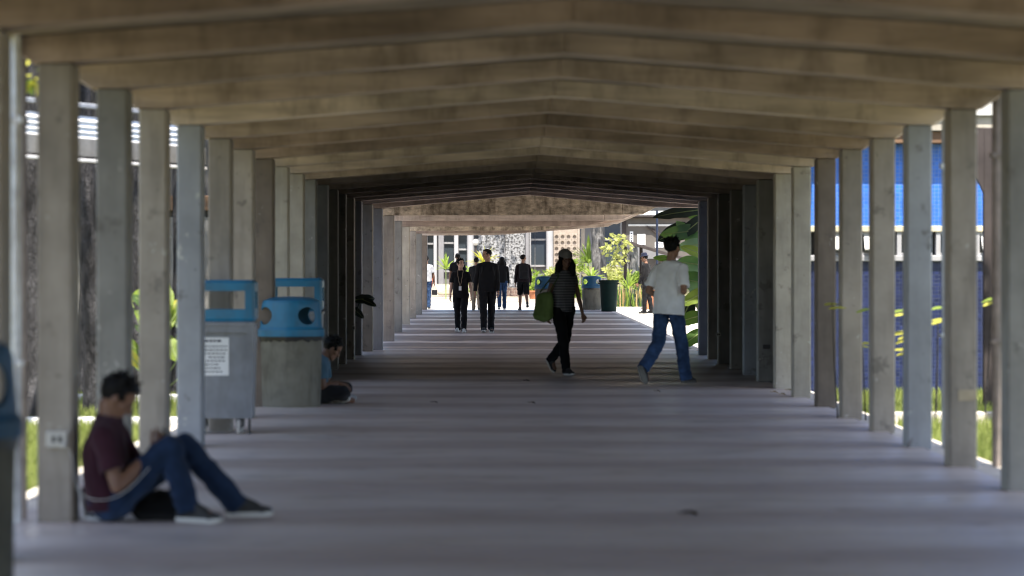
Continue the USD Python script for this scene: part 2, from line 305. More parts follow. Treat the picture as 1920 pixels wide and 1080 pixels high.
usdkit.material(stage, M("glass_dark"), {"f": ("fresnel", {"IOR": 1.5}), "d": ("principled_bsdf", {"base_color": (0.035, 0.045, 0.055), "roughness": 0.08, "specular_ior_level": 0.6})}, [], surface="d.BSDF")
# people
def cloth(name, c, rough=0.9, scale=9, lo=0.8, hi=1.15, bscale=320): mat(name, r3(c, lo, hi), scale, rough, 0.2, 0.3, bscale, 0.003, sheen=0.04, blotch=0.12, blotch_scale=5, coord="obj")
for nm, c in (("skin_tan", (0.26, 0.14, 0.088)), ("skin_brown", (0.17, 0.088, 0.055)), ("skin_light", (0.42, 0.26, 0.19))):
    mat(nm, r3(c, 0.9, 1.08), 20, 0.5, 0.4, 0.1, 200, 0.002, blotch=0.06, blotch_scale=8, coord="obj")
mat("hair_black", r3((0.0045, 0.004, 0.004)), 40, 0.55, 0.15, 0.7, 90, 0.006, stretch=(1, 1, 0.25), coord="obj")
cloth("cloth_maroon", (0.032, 0.009, 0.016)); cloth("cloth_black", (0.006, 0.006, 0.007)); cloth("cloth_white", (0.76, 0.77, 0.76), lo=0.95, hi=1.03)
cloth("denim", (0.025, 0.052, 0.115), lo=0.6, hi=1.5); cloth("denim_dark", (0.010, 0.022, 0.052), lo=0.7, hi=1.4); cloth("cloth_khaki", (0.26, 0.20, 0.14)); cloth("cloth_teal", (0.07, 0.14, 0.20))
cloth("cloth_charcoal", (0.014, 0.014, 0.016)); cloth("cloth_grey", (0.30, 0.31, 0.33)); cloth("cloth_lime", (0.13, 0.19, 0.055)); cloth("strap_olive", (0.05, 0.08, 0.025)); cloth("cloth_orange", (0.5, 0.13, 0.06)); cloth("cloth_navy", (0.012, 0.016, 0.035))
cloth("cap_grey", (0.20, 0.19, 0.175)); cloth("cloth_wine", (0.014, 0.009, 0.012))
mat("rubber_white", r3((0.60, 0.59, 0.55), 0.9, 1.05), 10, 0.6, 0.4, 0.1, 60, coord="obj"); mat("rubber_dark", r3((0.03, 0.03, 0.03)), 10, 0.7, 0.4, 0.1, 60, coord="obj")
mat("rubber_grey", r3((0.12, 0.115, 0.10)), 10, 0.7, 0.4, 0.1, 60, coord="obj")
mat("lip", r3((0.22, 0.09, 0.075)), 10, 0.5, 0.4, 0.0, 60, coord="obj"); mat("eye_dark", r3((0.02, 0.015, 0.012)), 10, 0.15, 0.5, 0.0, 60, coord="obj")
usdkit.material(stage, M("striped_top"), {"t": ("texture_coordinate", {}), "x": ("separate_xyz", {}), "m": ("math", {"math_type": "multiply", "value2": 29.0}), "f": ("math", {"math_type": "fraction"}),
    "c": ("math", {"math_type": "greater_than", "value2": 0.62}), "mx": ("mix_color", {"a": (0.07, 0.07, 0.076), "b": (0.16, 0.157, 0.158)}), "p": ("principled_bsdf", {"roughness": 0.9, "specular_ior_level": 0.2})},
    [("t.object", "x.vector"), ("x.z", "m.value1"), ("m.value", "f.value1"), ("f.value", "c.value1"), ("c.value", "mx.fac"), ("mx.result", "p.base_color")], surface="p.BSDF")
# ---------------------------------------------------------------- large structure
XL, XR, XM, CW, CD = -2.35, 3.05, 0.35, 0.19, 0.30
# ground: one set of sheets reaching the horizon
def sheet(x0, x1, ys, dz, zf=gz):
    v = []; f = []
    for y in ys: v += [(x0, y, zf(y) + dz), (x1, y, zf(y) + dz)]
    for i in range(len(ys) - 1):
        a = 2 * i; f += [(a, a + 1, a + 3), (a, a + 3, a + 2)]
    return trimesh.Trimesh(np.array(v, float), np.array(f), process=False)
obj("lawn", sheet(-400, 400, [-120, 0, 56], -0.06), M("lawn"), kind="structure")
obj("plaza_ground", sheet(-400, 400, [56, 80, 106, 128, 150, 175, 200, 300, 900], -0.06), M("sand"), kind="structure")
obj("side_paving", sheet(3.22, 14.0, [49.95, 56, 70, 80, 90, 100, 118], -0.035), M("pale_paving"), kind="structure")
obj("left_paving", sheet(-5.0, -2.72, [49.95, 56, 70, 80, 90, 100, 107], -0.035), M("pale_paving"), kind="structure")  # pale strip added to bounce sunlight onto the far left columns
obj("crossing_paving", sheet(-12.0, 3.22, [107.0, 112, 118, 124], -0.03), M("far_paving"), kind="structure")

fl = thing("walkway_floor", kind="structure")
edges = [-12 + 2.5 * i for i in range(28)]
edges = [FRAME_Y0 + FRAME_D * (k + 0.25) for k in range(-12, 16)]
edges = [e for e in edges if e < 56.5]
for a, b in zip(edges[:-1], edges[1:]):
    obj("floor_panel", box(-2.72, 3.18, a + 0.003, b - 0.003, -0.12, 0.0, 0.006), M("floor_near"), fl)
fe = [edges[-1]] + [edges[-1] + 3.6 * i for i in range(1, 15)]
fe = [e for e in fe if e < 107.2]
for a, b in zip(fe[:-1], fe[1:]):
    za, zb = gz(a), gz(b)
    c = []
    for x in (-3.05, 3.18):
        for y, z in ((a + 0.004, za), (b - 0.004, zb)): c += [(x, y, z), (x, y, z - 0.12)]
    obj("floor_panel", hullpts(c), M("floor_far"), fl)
obj("edge_kerb", box(3.182, 3.30, 56.6, 106.5, -0.10, -0.004, 0.01), M("pale_paving"), fl)

# portal frames
TONE = {-2: "concrete_grey", -1: "concrete_green", 0: "concrete_green", 1: "concrete_grey", 2: "concrete_green", 3: "concrete_blue", 4: "concrete_green", 5: "concrete_green",
        6: "concrete_brown", 7: "concrete_beige", 8: "concrete_beige", 9: "concrete_grey", 10: "concrete_blue", 11: "concrete_grey", 12: "concrete_grey", 13: "concrete_beige", 14: "concrete_blue", 15: "concrete_beige"}
WORDS = {"concrete_green": "grey green", "concrete_blue": "bluish grey", "concrete_beige": "pale beige", "concrete_grey": "grey", "concrete_brown": "brown stained"}
ORD = ["first", "second", "third", "fourth", "fifth", "sixth", "seventh", "eighth", "ninth", "tenth", "eleventh", "twelfth", "thirteenth", "fourteenth", "fifteenth", "sixteenth", "seventeenth"]
PLACE = {-1: "with the dark column at the picture's left edge", 0: "the maroon boy leans against", 1: "just behind the boy in maroon's head",
         2: "with a pale label on its right column", 3: "whose left column stands beside the grey bin", 4: "rising just behind the grey wheeled bin", 5: "behind the grey bin's blue hood",
         6: "with the darkest right column of the sunny half", 7: "second last before the dark passage", 8: "at the mouth of the dark passage", 9: "first inside the dark passage",
         10: "second inside the dark passage", 11: "third inside the dark passage", 12: "fourth inside the dark passage", 13: "beside the banana leaves at the passage end", 14: "last of the dark passage's columns", 15: "first in daylight past the dark passage"}
def column(x0, y, zt, m, par, zb=-0.02, cw=CW):
    obj("column", box(x0, x0 + cw, y - CD / 2, y + CD / 2, zb, zt, 0.012), m, par)
R = random.Random(5)
for k in range(-4, 16):
    y = FRAME_Y0 + FRAME_D * k
    m = TONE.get(k, "concrete_grey")
    lab = f"{WORDS[m]} concrete portal frame {PLACE[k]}" if k in PLACE else "concrete portal frame of the walkway outside the picture, near the viewer"
    t = thing("portal_frame", lab, "portal frame", (0, 0, 0), group="concrete portal frames of the walkway")
    j = R.uniform(-0.012, 0.012)
    lx = XL - CW + j + (0.055 if k == 15 else 0)
    column(lx, y, 2.468, M(m), t)
    if k < 15: column(XR + j, y, 2.468, M(m), t)
    zr = 2.69
    zt = 2.60
    left = slab([(XL - CW - 0.03, 2.47), (XL - 0.05, 2.47), (XM, zr), (XM, zt + 0.21), (XL - CW - 0.22, zt)], y - CD / 2 - 0.004, y + CD / 2 + 0.004, 0.014)
    right = slab([(XR + CW + 0.03, 2.47), (XR + 0.05, 2.47), (XM, zr), (XM, zt + 0.21), (XR + CW + 0.22, zt)], y - CD / 2 - 0.004, y + CD / 2 + 0.004, 0.014)
    bm_ = M({-1: "beam_brown", 0: "beam_brown", 3: "beam_light", 5: "beam_brown", 6: "beam_brown", 7: "beam_light", 8: "beam_light"}.get(k, "beam_concrete"))
    obj("beam_half", left, bm_, t); obj("beam_half", right, bm_, t)

FAR = [(109.6, -2.155, 2.42, 2.6), (98.5, -2.18, 2.406, 2.55), (87, -2.30, 2.43, 2.45), (77, -2.41, 2.43, 1.9), (69, -2.52, 2.437, 0.9), (64.3, -2.53, 2.44, 0.4), (58.3, -2.63, 2.49, -0.3)]
FARL = ["gable portal frame with one bluish left column just past the dark passage", "rough board-marked portal frame whose beam ends nearest the kiosk",
        "rough board-marked portal frame just beyond the one over the kiosk", "rough board-marked portal frame whose beam ends above the leaning tree trunk",
        "board-marked portal frame third from the far end of the walkway", "board-marked portal frame second from the far end of the walkway", "last board-marked portal frame where the walkway opens to the plaza"]
for i, (s, xl, zb, xb) in enumerate(FAR):
    y = FPX / s; g = gz(y)
    m = ["concrete_blue", "concrete_green", "concrete_grey", "concrete_beige", "concrete_green", "concrete_grey", "concrete_brown"][i]
    t = thing("portal_frame", FARL[i], "portal frame", group="concrete portal frames of the walkway")
    column(xl - 0.215, y, zb - 0.002, M(m), t, g - 0.02, 0.215)
    zt = 2.86
    hd = 0.16
    bb = M(["beam_concrete", "beam_board", "beam_light", "beam_brown", "beam_board", "beam_brown", "beam_light"][i])
    if i == 0:
        obj("beam_half", slab([(xl - CW - 0.03, zb), (xl - 0.03, zb), (XM, 2.65), (XM, zt + 0.18), (xl - CW - 0.3, zt)], y - hd, y + hd, 0.012), bb, t)
        obj("beam_half", slab([(3.3, 2.43), (2.5, 2.44), (XM, 2.65), (XM, zt + 0.18), (3.42, zt)], y - hd, y + hd, 0.012), bb, t)
    else:
        mid = xb - 0.4
        obj("beam_half", slab([(xl - CW - 0.25, zb), (mid, zb + 0.012), (mid, zt + 0.14), (xl - CW - 0.35, zt)], y - hd, y + hd, 0.012), bb, t)
        obj("beam_half", slab([(mid, zb + 0.012), (xb, zb + 0.02), (3.2, 2.78), (3.36, 2.86), (mid, zt + 0.14)], y - hd, y + hd, 0.012), bb, t)
# roof slab
rf = thing("walkway_roof", "concrete gable roof slab lying on the walkway's portal frames", "roof")
def roofslab(y0, y1, rise=0.21, z0=2.602):
    for xa, za, xb2, zb2 in ((-2.80, z0, XM, z0 + rise), (XM, z0 + rise, 3.50, z0)):
        obj("roof_panel", slab([(xa, za), (xb2, zb2), (xb2, zb2 + 0.1), (xa, za + 0.1)], y0, y1, 0.008), M("roof_slab"), rf)
ey = [FRAME_Y0 + FRAME_D * (k + 0.5) for k in range(-11, 16)]
for a, b in zip(ey[:-1], ey[1:]): roofslab(a + 0.004, b - 0.004)
fy = [ey[-1], 59.5, 66.7, 75.5, 84.7, 92.6, 100.5, 106.3]
for a, b in zip(fy[:-1], fy[1:]): roofslab(a + 0.004, b - 0.004, 0.15, 2.862)

# blue tiled building on the right, spanning the walkway
FY = 37.9
bl = thing("tiled_building", "long low building faced in navy and bright blue mosaic tiles, right of the walkway", "building")
obj("lower_wall", box(3.46, 22, FY, FY + 0.2, -0.1, 1.46), M("tile_navy"), bl)
obj("window_sill", box(3.46, 22, FY - 0.06, FY + 0.2, 1.462, 1.53, 0.008), M("far_white"), bl)
obj("lintel", box(3.46, 22, FY - 0.04, FY + 0.2, 1.80, 1.868, 0.008), M("cream"), bl)
obj("upper_wall", box(3.46, 22, FY, FY + 0.2, 1.87, 2.81), M("tile_blue"), bl)
xw = 3.62; i = 0
while xw < 9.5:
    w = thing("window", parent=bl)
    obj("pane", box(xw, xw + 0.36, FY + 0.10, FY + 0.115, 1.532, 1.798), M("glass_dark"), w)
    fr = cat(box(xw - 0.05, xw, FY - 0.02, FY + 0.12, 1.532, 1.798), box(xw, xw + 0.36, FY + 0.0, FY + 0.10, 1.532, 1.56), box(xw, xw + 0.36, FY + 0.0, FY + 0.10, 1.77, 1.798))
    obj("frame", fr, M("far_white"), w)
    if i % 3 != 2:
        q = tm(box(xw + 0.02, xw + 0.34, -0.012, 0.012, -0.23, 0.0)); Rm = trimesh.transformations.rotation_matrix(math.radians(-38), (1, 0, 0)); q.apply_transform(Rm); q.apply_translation((0, FY + 0.03, 1.775))
        obj("flap", q, M("white_paint"), w)
    xw += 0.45; i += 1
obj("soffit", box(3.3, 22, FY - 0.22, FY + 0.2, 2.812, 2.95, 0.01), M("wood_band"), bl)
obj("slab_edge", box(3.56, 22, FY - 0.27, FY + 0.2, 2.952, 3.12, 0.01), M("concrete_beige"), bl)
obj("parapet", box(3.56, 22, FY - 0.32, FY + 0.2, 3.122, 3.34, 0.01), M("white_paint"), bl)
obj("upper_storey", box(-2.8, 22, FY + 0.25, 52.4, 3.345, 6.4), M("tile_blue"), bl)
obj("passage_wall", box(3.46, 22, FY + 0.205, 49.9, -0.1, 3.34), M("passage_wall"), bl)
# dark building on the left
lb = thing("shaded_building", "shaded building with white louvres and a brown wood band behind the trees on the left", "building")
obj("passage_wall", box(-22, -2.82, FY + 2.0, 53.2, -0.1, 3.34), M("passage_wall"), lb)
obj("louvre_wall", box(-22, -2.95, FY + 1.9, FY + 1.995, 0, 2.0), M("concrete_grey"), lb)
obj("wood_band", box(-22, -2.95, FY + 1.84, FY + 1.995, 2.08, 2.26, 0.01), M("wood_band"), lb)
obj("upper_wall", box(-22, -2.95, FY + 2.1, 50.0, 3.345, 5.2), M("render_wall"), lb)
# white slatted awning crossing the left lawn obliquely
aw = thing("slatted_awning", "white slatted awning seen high between the left columns", "awning", (-2.98, 32.0, 0), math.degrees(math.atan2(3.3, 1.18)) + 180)
for i in range(4): obj("slat", box(0, 9, -0.006, 0.006, -0.033, 0.036, 0.003).rotate([42, 0, 0]).translate([0, 0, 2.565 + 0.050 * i]), M("awning_white"), aw)
obj("gutter", box(0, 9, -0.05, 0.03, 2.82, 2.86, 0.006), M("concrete_blue"), aw)
obj("fascia", box(0.02, 9, 0.03, 0.05, 2.38, 2.54, 0.004), M("concrete_grey"), aw)
obj("rail", box(0.02, 9, -0.01, 0.06, 2.33, 2.355, 0.004), M("awning_white"), aw)
for x in (3.4, 6.5): obj("post", box(x, x + 0.07, 0.052, 0.12, -0.06, 2.86, 0.006), M("white_paint"), aw)

# far building on the plaza
FB = 200.0; SB = FPX / FB; ZB = gz(FB)
def bx(px): return (px - CX) / SB
def bz(py): return EYE + (CY - py) / SB
fb = thing("plaza_building", "pale concrete building with tall dark windows and round white columns across the plaza", "building")
def fbox(name, p0, p1, y0, y1, z0, z1, m, par=fb, b=0.01): return obj(name, box(bx(p0), bx(p1), y0, y1, z0, z1, b), M(m), par)
ZT = 7.5
obj("back_wall", box(bx(760), bx(1330), FB + 1.2, FB + 8, ZB - 0.3, ZT), M("render_wall"), fb)
obj("roof", box(bx(755), bx(1335), FB - 1.0, FB + 8.2, ZT, ZT + 0.4, 0.03), M("far_white"), fb)
for a, b in ((770, 801), (822, 832), (905, 922), (985.5, 992)): fbox("pier", a, b, FB, FB + 1.2, ZB - 0.3, ZT, "render_wall")
for a, b in ((813, 819), (851.5, 859), (993, 995.5)): fbox("mullion", a, b, FB + 0.2, FB + 1.2, ZB - 0.3, ZT, "far_white")
for a, b, z0, z1 in ((801, 813, bz(512), 6.5), (832, 851.5, bz(510), 6.5), (860, 876, bz(528), 6.5), (889, 904, bz(500), 6.5), (996, 1003, bz(500), 6.5), (1004, 1024, bz(500), 6.5), (1084, 1089, bz(495), 6.5), (1135, 1165, bz(500), 6.5)):
    w = thing("window", parent=fb)
    obj("pane", box(bx(a), bx(b), FB + 1.12, FB + 1.16, z0, z1), M("glass_dark"), w)
    zz = [z0, z0 + (z1 - z0) * 0.33, z0 + (z1 - z0) * 0.66]
    obj("frame", cat(*[box(bx(a), bx(b), FB + 1.0, FB + 1.12, q, q + 0.10) for q in zz]), M("far_white"), w)
for c, rr in ((882, 6.2), (1030.5, 6.5)):
    q = trimesh.creation.cylinder(rr / SB, ZT - ZB + 0.3, sections=32); q.apply_translation((bx(c), FB - 0.3, (ZT + ZB - 0.3) / 2))
    obj("round_column", q, M("far_white"), fb, smooth=40)
# breeze blocks with hexagonal hollows
bw = 11.2 / SB
hexa = lambda r: [(r * math.cos(math.pi / 6 + i * math.pi / 3), r * math.sin(math.pi / 6 + i * math.pi / 3)) for i in range(6)]
from shapely.geometry import Polygon, box as sbox
blk = sbox(-bw / 2 + 0.006, -bw / 2 + 0.006, bw / 2 - 0.006, bw / 2 - 0.006).difference(Polygon(hexa(bw * 0.35)))
bm = trimesh.creation.extrude_polygon(blk, 0.25, engine="earcut"); bm.apply_transform(trimesh.transformations.rotation_matrix(math.pi / 2, (1, 0, 0)))
fbox("block_backing", 1038, 1083, FB + 0.14, FB + 1.0, ZB - 0.2, ZT, "block_beige")
for i in range(4):
    for j in range(8):
        q = bm.copy(); q.apply_translation((bx(1038) + bw * (i + 0.5), FB + 0.28, bz(528) + bw * (j + 0.5) + 1e-3)); obj("breeze_block", q, M("block_beige"), fb)
fbox("block_pier", 1083, 1087, FB, FB + 1.0, ZB - 0.2, ZT, "block_beige")
# pair of speckled pylons
SW = 41.0; YW = FPX / SW
py_ = thing("concrete_pylon", "massive pale pylon of speckled lichen-stained concrete with a vertical joint, on a dark brick base", "pylon", (0, 0, 0))
wx = lambda p: (p - CX) / SW
obj("shaft", box(wx(897), wx(945.3), YW, YW + 1.2, gz(YW) + 0.33, 7, 0.05), M("speckled_wall"), py_)
obj("shaft", box(wx(946.6), wx(984), YW + 0.15, YW + 1.3, gz(YW) + 0.33, 7, 0.05), M("speckled_wall"), py_)
rb = random.Random(3)
for r_ in range(3):
    for i in range(10):
        xa = wx(897) - 0.1 + i * 0.235 + (0.11 if r_ % 2 else 0)
        obj("brick", box(xa, xa + 0.225, YW - 0.12 - rb.uniform(0, 0.015), YW + 0.6, gz(YW) - 0.05 + r_ * 0.125, gz(YW) - 0.05 + r_ * 0.125 + 0.118, 0.008), M("brick_dark"), py_)
# second low wing with window grid behind the trees
wg = thing("grid_wing", "distant pale wing with a grid of small windows behind the leaning tree trunk", "building")
obj("wall", box(bx(1095), bx(1300), FB + 20, FB + 26, ZB - 0.3, 9), M("render_wall"), wg)
for i in range(8):
    for j in range(3):
        xa = bx(1125) + i * 0.42; obj("window", box(xa, xa + 0.34, FB + 19.95, FB + 20.02, 3.0 + j * 0.62, 3.5 + j * 0.62), M("glass_dark"), wg)
# ---------------------------------------------------------------- bins
def text_lines(par, x0, x1, y, z1, n, dz, seed, face=-1, title=0.02):
    r = random.Random(seed); ms = []
    for i in range(n):
        w = (x1 - x0) * (r.uniform(0.55, 0.98)); off = (x1 - x0 - w) * 0.5 * r.random()
        z = z1 - i * dz - (title if i else 0)
        h = title if i == 0 else dz * 0.34
        x = x0 + off
        while x < x0 + off + w - 0.004:
            l = r.uniform(0.012, 0.035) * (1.6 if i == 0 else 1); ms.append(box(x, min(x + l, x1), y - 0.0012, y - 0.0003, z - h, z)); x += l + 0.008
    obj("print", cat(ms), M("ink"), par, kind="stuff")
def round_bin(px, base_s, label, rz=0.0, loc=None, group="round concrete bins with blue lids", md="bin_concrete", ml="bin_blue"):
    p = loc if loc is not None else V((px - CX) / base_s, FPX / base_s + 0.315, gz(FPX / base_s))
    t = thing("round_bin", label, "litter bin", p, rz, group)
    obj("drum", lathe([(0, 0.0), (0.29, 0.0), (0.298, 0.012), (0.312, 0.70), (0.305, 0.72), (0.27, 0.72), (0.26, 0.10), (0, 0.10)]), M(md), t, smooth=40)
    outer = lathe([(0, 0.70), (0.335, 0.70), (0.338, 0.712), (0.338, 0.765), (0.322, 0.785), (0.316, 0.80), (0.300, 1.02), (0.285, 1.055), (0.22, 1.082), (0.10, 1.094), (0, 1.096)], 64)
    inner = lathe([(0, 0.69), (0.322, 0.69), (0.322, 0.77), (0.302, 0.79), (0.287, 1.015), (0.27, 1.04), (0.20, 1.066), (0, 1.078)], 64)
    lid = mani(outer) - mani(inner)
    for a in (-55, -145, 125, 35):
        c, s_ = math.cos(math.radians(a)), math.sin(math.radians(a))
        h = Manifold.cylinder(0.3, 1, 1, 28, True).scale([0.088, 0.105, 1])
        Rm = np.stack([V(0, 0, 1), V(-s_, c, 0), V(c, s_, 0)], 1)
        lid = lid - place(h, Rm, V(c * 0.30, s_ * 0.30, 0.905))
    obj("lid", lid, M(ml), t, smooth=35)
    # ragged black liner showing under the lid
    r = random.Random(int(abs(p[1]) * 10)); v = []; f = []
    n = 60
    for j in range(n):
        a = 2 * math.pi * j / n; d = 0.03 + 0.028 * r.random()
        v += [(0.326 * math.cos(a), 0.326 * math.sin(a), 0.716), (0.319 * math.cos(a), 0.319 * math.sin(a), 0.70 - d)]
    for j in range(n): a, b2 = 2 * j, 2 * ((j + 1) % n); f += [(a, a + 1, b2 + 1), (a, b2 + 1, b2)]
    obj("liner", trimesh.Trimesh(np.array(v), np.array(f), process=False), M("bag_black"), t)
    return t
round_bin(541, 190, "grey green concrete drum bin with blue domed lid beside the hooded grey bins", 2.0)
round_bin(0, 1, "blurred round bin with blue lid cut off by the picture's left edge", 20.0, loc=V(-2.245, 12.9, 0), md="bin_concrete_shaded", ml="bin_blue_shaded")
round_bin(1022, 60, "small distant blue-lidded bin behind the woman's green bag", 15.0, md="bin_concrete_shaded", ml="bin_blue_shaded")
round_bin(1110, 58.5, "distant blue-lidded bin left of the dark green tub", 10.0, md="bin_concrete_shaded", ml="bin_blue_shaded")
g_ = thing("green_tub", "tall dark green tapered plastic tub at the right edge of the walkway", "litter bin", V((1142 - CX) / 60.5, FPX / 60.5 + 0.3, gz(FPX / 60.5)))
obj("tub", lathe([(0, 0), (0.225, 0), (0.235, 0.02), (0.285, 0.94), (0.27, 0.94), (0.22, 0.05), (0, 0.05)]), M("bin_green"), g_, smooth=40)
obj("rim", lathe([(0.286, 0.90), (0.312, 0.905), (0.316, 0.96), (0.30, 0.975), (0.272, 0.97), (0.272, 0.945), (0.286, 0.94), (0.286, 0.90)]), M("bin_green"), g_, smooth=40)
for a in (0, math.pi): obj("handle", box(0.30 * math.cos(a) - 0.03, 0.30 * math.cos(a) + 0.03, -0.07, 0.07, 0.85, 0.885, 0.008), M("bin_green"), g_)

def hood_bin(x0, x1, y0, y1, label, notice=True):
    w, d = x1 - x0, y1 - y0
    t = thing("wheeled_bin", label, "litter bin", (x0, y0, 0), group="rectangular grey bins with blue hoods")
    def taper(xa, xb, ya, yb, za, zb, k):
        return hullpts([(x, y, za) for x in (xa + k, xb - k) for y in (ya + k, yb - k)] + [(x, y, zb) for x in (xa, xb) for y in (ya, yb)])
    body = taper(0, w, 0, d, 0.13, 0.905, 0.022)
    body = soften(body - box(0.06, w - 0.06, -0.05, 0.026, 0.20, 0.84), 0.03, 0)
    obj("body", body, M("bin_grey"), t)
    obj("rim", box(-0.012, w + 0.012, -0.012, d + 0.012, 0.895, 0.93, 0.008), M("bin_grey"), t)
    hood = box(-0.006, w + 0.006, -0.006, d + 0.006, 0.932, 1.275, 0.025) - box(0.06, w - 0.075, -1, 2, 1.032, 1.185) - box(-1, 0.4 + w, 0.07, d - 0.07, 1.035, 1.18)
    obj("hood", hood, M("bin_blue"), t)
    for x in (0.07, w - 0.16):
        for y in (0.06, d - 0.06):
            q = trimesh.creation.cylinder(0.062, 0.03, sections=20); q.apply_transform(trimesh.transformations.rotation_matrix(math.pi / 2, (0, 1, 0))); q.apply_translation((x + 0.03, y, 0.062))
            wl = obj("caster", q, M("caster_rubber"), t, smooth=40)
            obj("fork", cat(box(x + 0.048, x + 0.056, y - 0.02, y + 0.02, 0.05, 0.15), box(x + 0.005, x + 0.013, y - 0.02, y + 0.02, 0.05, 0.15)), M("plastic_dark"), wl)
    obj("leg", box(w - 0.05, w - 0.03, 0.03, 0.05, 0.0, 0.16), M("plastic_dark"), t)
    if notice:
        nt = obj("notice", box(w - 0.43, w - 0.21, 0.0235, 0.0255, 0.485, 0.80), M("paper"), t)
        text_lines(nt, w - 0.415, w - 0.225, 0.0233, 0.782, 9, 0.030, 4)
    return t
hood_bin(-2.64, -2.105, 27.18, 27.56, "grey wheeled bin with open blue hood and a white notice on its front")
hood_bin(-2.50, -1.955, 34.35, 34.75, "farther grey wheeled bin, its blue hood showing behind the round bin", True)

# ---------------------------------------------------------------- posts, boxes, small things
def steel_pole(px, s, r, z1, m, label, rz=0, base=True):
    p = P(px, 0, s); g = gz(p[1]) - 0.06
    t = thing("steel_post", label, "post", (p[0], p[1], g))
    q = trimesh.creation.cylinder(r, z1 - g, sections=24); q.apply_translation((0, 0, (z1 - g) / 2)); obj("pole", q, M(m), t, smooth=40)
    obj("base_plate", box(-r * 2, r * 2, -r * 2, r * 2, 0, 0.035, 0.005), M(m), t)
    obj("collar", box(-r * 1.3, r * 1.3, -r * 1.3, r * 1.3, 2.2, 2.24, 0.004), M(m), t); obj("collar", box(-r * 1.3, r * 1.3, -r * 1.3, r * 1.3, 0.9, 0.93, 0.004), M(m), t)
    return t
steel_pole(1774, 243, 0.036, 2.9, "post_paint", "shiny steel post left of the right-hand column with the pale label")
steel_pole(1869, 268, 0.034, 2.9, "rust_post", "worn steel post right of the right-hand column with the pale label")
steel_pole(30, 350, 0.030, 2.9, "steel", "weathered silver post left of the column with the socket box")
steel_pole(45, 345, 0.016, 2.85, "rust_post", "thin brown post close behind the weathered silver one at left")
t = thing("timber_post", "dark brown timber post with a slanted bracket under the tiled building's canopy", "post", (P(1853, 0, 185)[0], P(1853, 0, 185)[1], -0.06))
obj("post", box(-0.05, 0.05, -0.05, 0.05, 0, 2.86, 0.006), M("kiosk_dark"), t)
obj("bracket", hullpts([(-0.05, -0.045, 2.86), (-0.05, 0.045, 2.86), (-0.05, -0.045, 2.2), (-0.05, 0.045, 2.2), (-0.35, -0.045, 2.86), (-0.35, 0.045, 2.86)]), M("kiosk_dark"), t)
obj("bracket", hullpts([(0.05, -0.045, 2.86), (0.05, 0.045, 2.86), (0.05, -0.045, 2.35), (0.05, 0.045, 2.35), (0.3, -0.045, 2.86), (0.3, 0.045, 2.86)]), M("kiosk_dark"), t)
# kerbs across the lawns
def kerb(x0, x1, y, h, w, label, m="pale_paving"):
    t = thing("garden_kerb", label, "kerb", (0, 0, 0)); n = max(2, int((x1 - x0) / 0.9))
    for i in range(n):
        a = x0 + (x1 - x0) * i / n; b = x0 + (x1 - x0) * (i + 1) / n
        obj("kerb_stone", box(a + 0.005, b - 0.005, y, y + w, -0.1, h, 0.012), M(m), t)
kerb(3.42, 9, 30.0, 0.06, 0.22, "low pale concrete kerb crossing the grass between the right-hand columns")
kerb(-9, -2.95, 29.5, 0.03, 0.30, "white kerb crossing the grass behind the maroon boy's head, nearer one", "white_paint")
kerb(-9, -2.95, 35.0, 0.03, 0.35, "white kerb at the foot of the leafy plants on the left, farther one", "white_paint")
for x0, x1, lab in ((3.19, 3.46, "pale concrete gutter strip along the foot of the right-hand columns"), (-3.0, -2.73, "pale concrete gutter strip along the foot of the left-hand columns")):
    t = thing("gutter_strip", lab, "gutter", (0, 0, 0))
    for i in range(20): obj("gutter_slab", box(x0, x1, -12 + 2.5 * i + 0.005, -9.5 + 2.5 * i - 0.005, -0.1, -0.02, 0.008), M("pale_paving"), t)
# socket boxes and stickers
def wallbox(px, py, s, w, h, d, m, label, name="socket_box", face="front", detail=True, y=None):
    p = P(px, py, s)
    yy = p[1] if y is None else y
    t = thing(name, label, "socket" if name == "socket_box" else "label", (p[0], yy, p[2]))
    obj("case", box(-w / 2, w / 2, -d, 0, -h / 2, h / 2, min(0.006, d / 3)), M(m), t)
    if detail:
        obj("socket", cat(box(-w * 0.22, -w * 0.05, -d - 0.002, -d + 0.001, -h * 0.2, h * 0.2), box(w * 0.08, w * 0.25, -d - 0.002, -d + 0.001, -h * 0.2, h * 0.2)), M("plastic_dark" if name == "socket_box" else "stone"), t)
    return t
YF0 = FRAME_Y0 - CD / 2
wallbox(108, 823, FPX / YF0, 0.115, 0.085, 0.04, "plastic_white", "white socket box on the left column, its cable running to the boy in maroon", y=YF0 - 0.001)
YF2 = FRAME_Y0 + 2 * FRAME_D - CD / 2
wallbox(1814, 741, FPX / YF2, 0.125, 0.075, 0.003, "stone", "small faded paper label stuck low on a right-hand column", "sticker", y=YF2 - 0.001)
YF13 = FRAME_Y0 + 13 * FRAME_D - CD / 2
wallbox(663, 615, FPX / YF13, 0.05, 0.07, 0.035, "plastic_white", "tiny white socket box deep in the passage on a left column", y=YF13 - 0.001)
YF11 = FRAME_Y0 + 11 * FRAME_D - CD / 2
wallbox(1347, 627, FPX / (FRAME_Y0 + 12 * FRAME_D - CD / 2), 0.075, 0.05, 0.035, "plastic_white", "small white socket box in the dark passage on a right column", y=FRAME_Y0 + 12 * FRAME_D - CD / 2 - 0.001)
wallbox(1437, 650, FPX / (FRAME_Y0 + 9 * FRAME_D - CD / 2), 0.09, 0.05, 0.035, "plastic_dark", "small dark socket box on the first right column of the dark passage", y=FRAME_Y0 + 9 * FRAME_D - CD / 2 - 0.001)

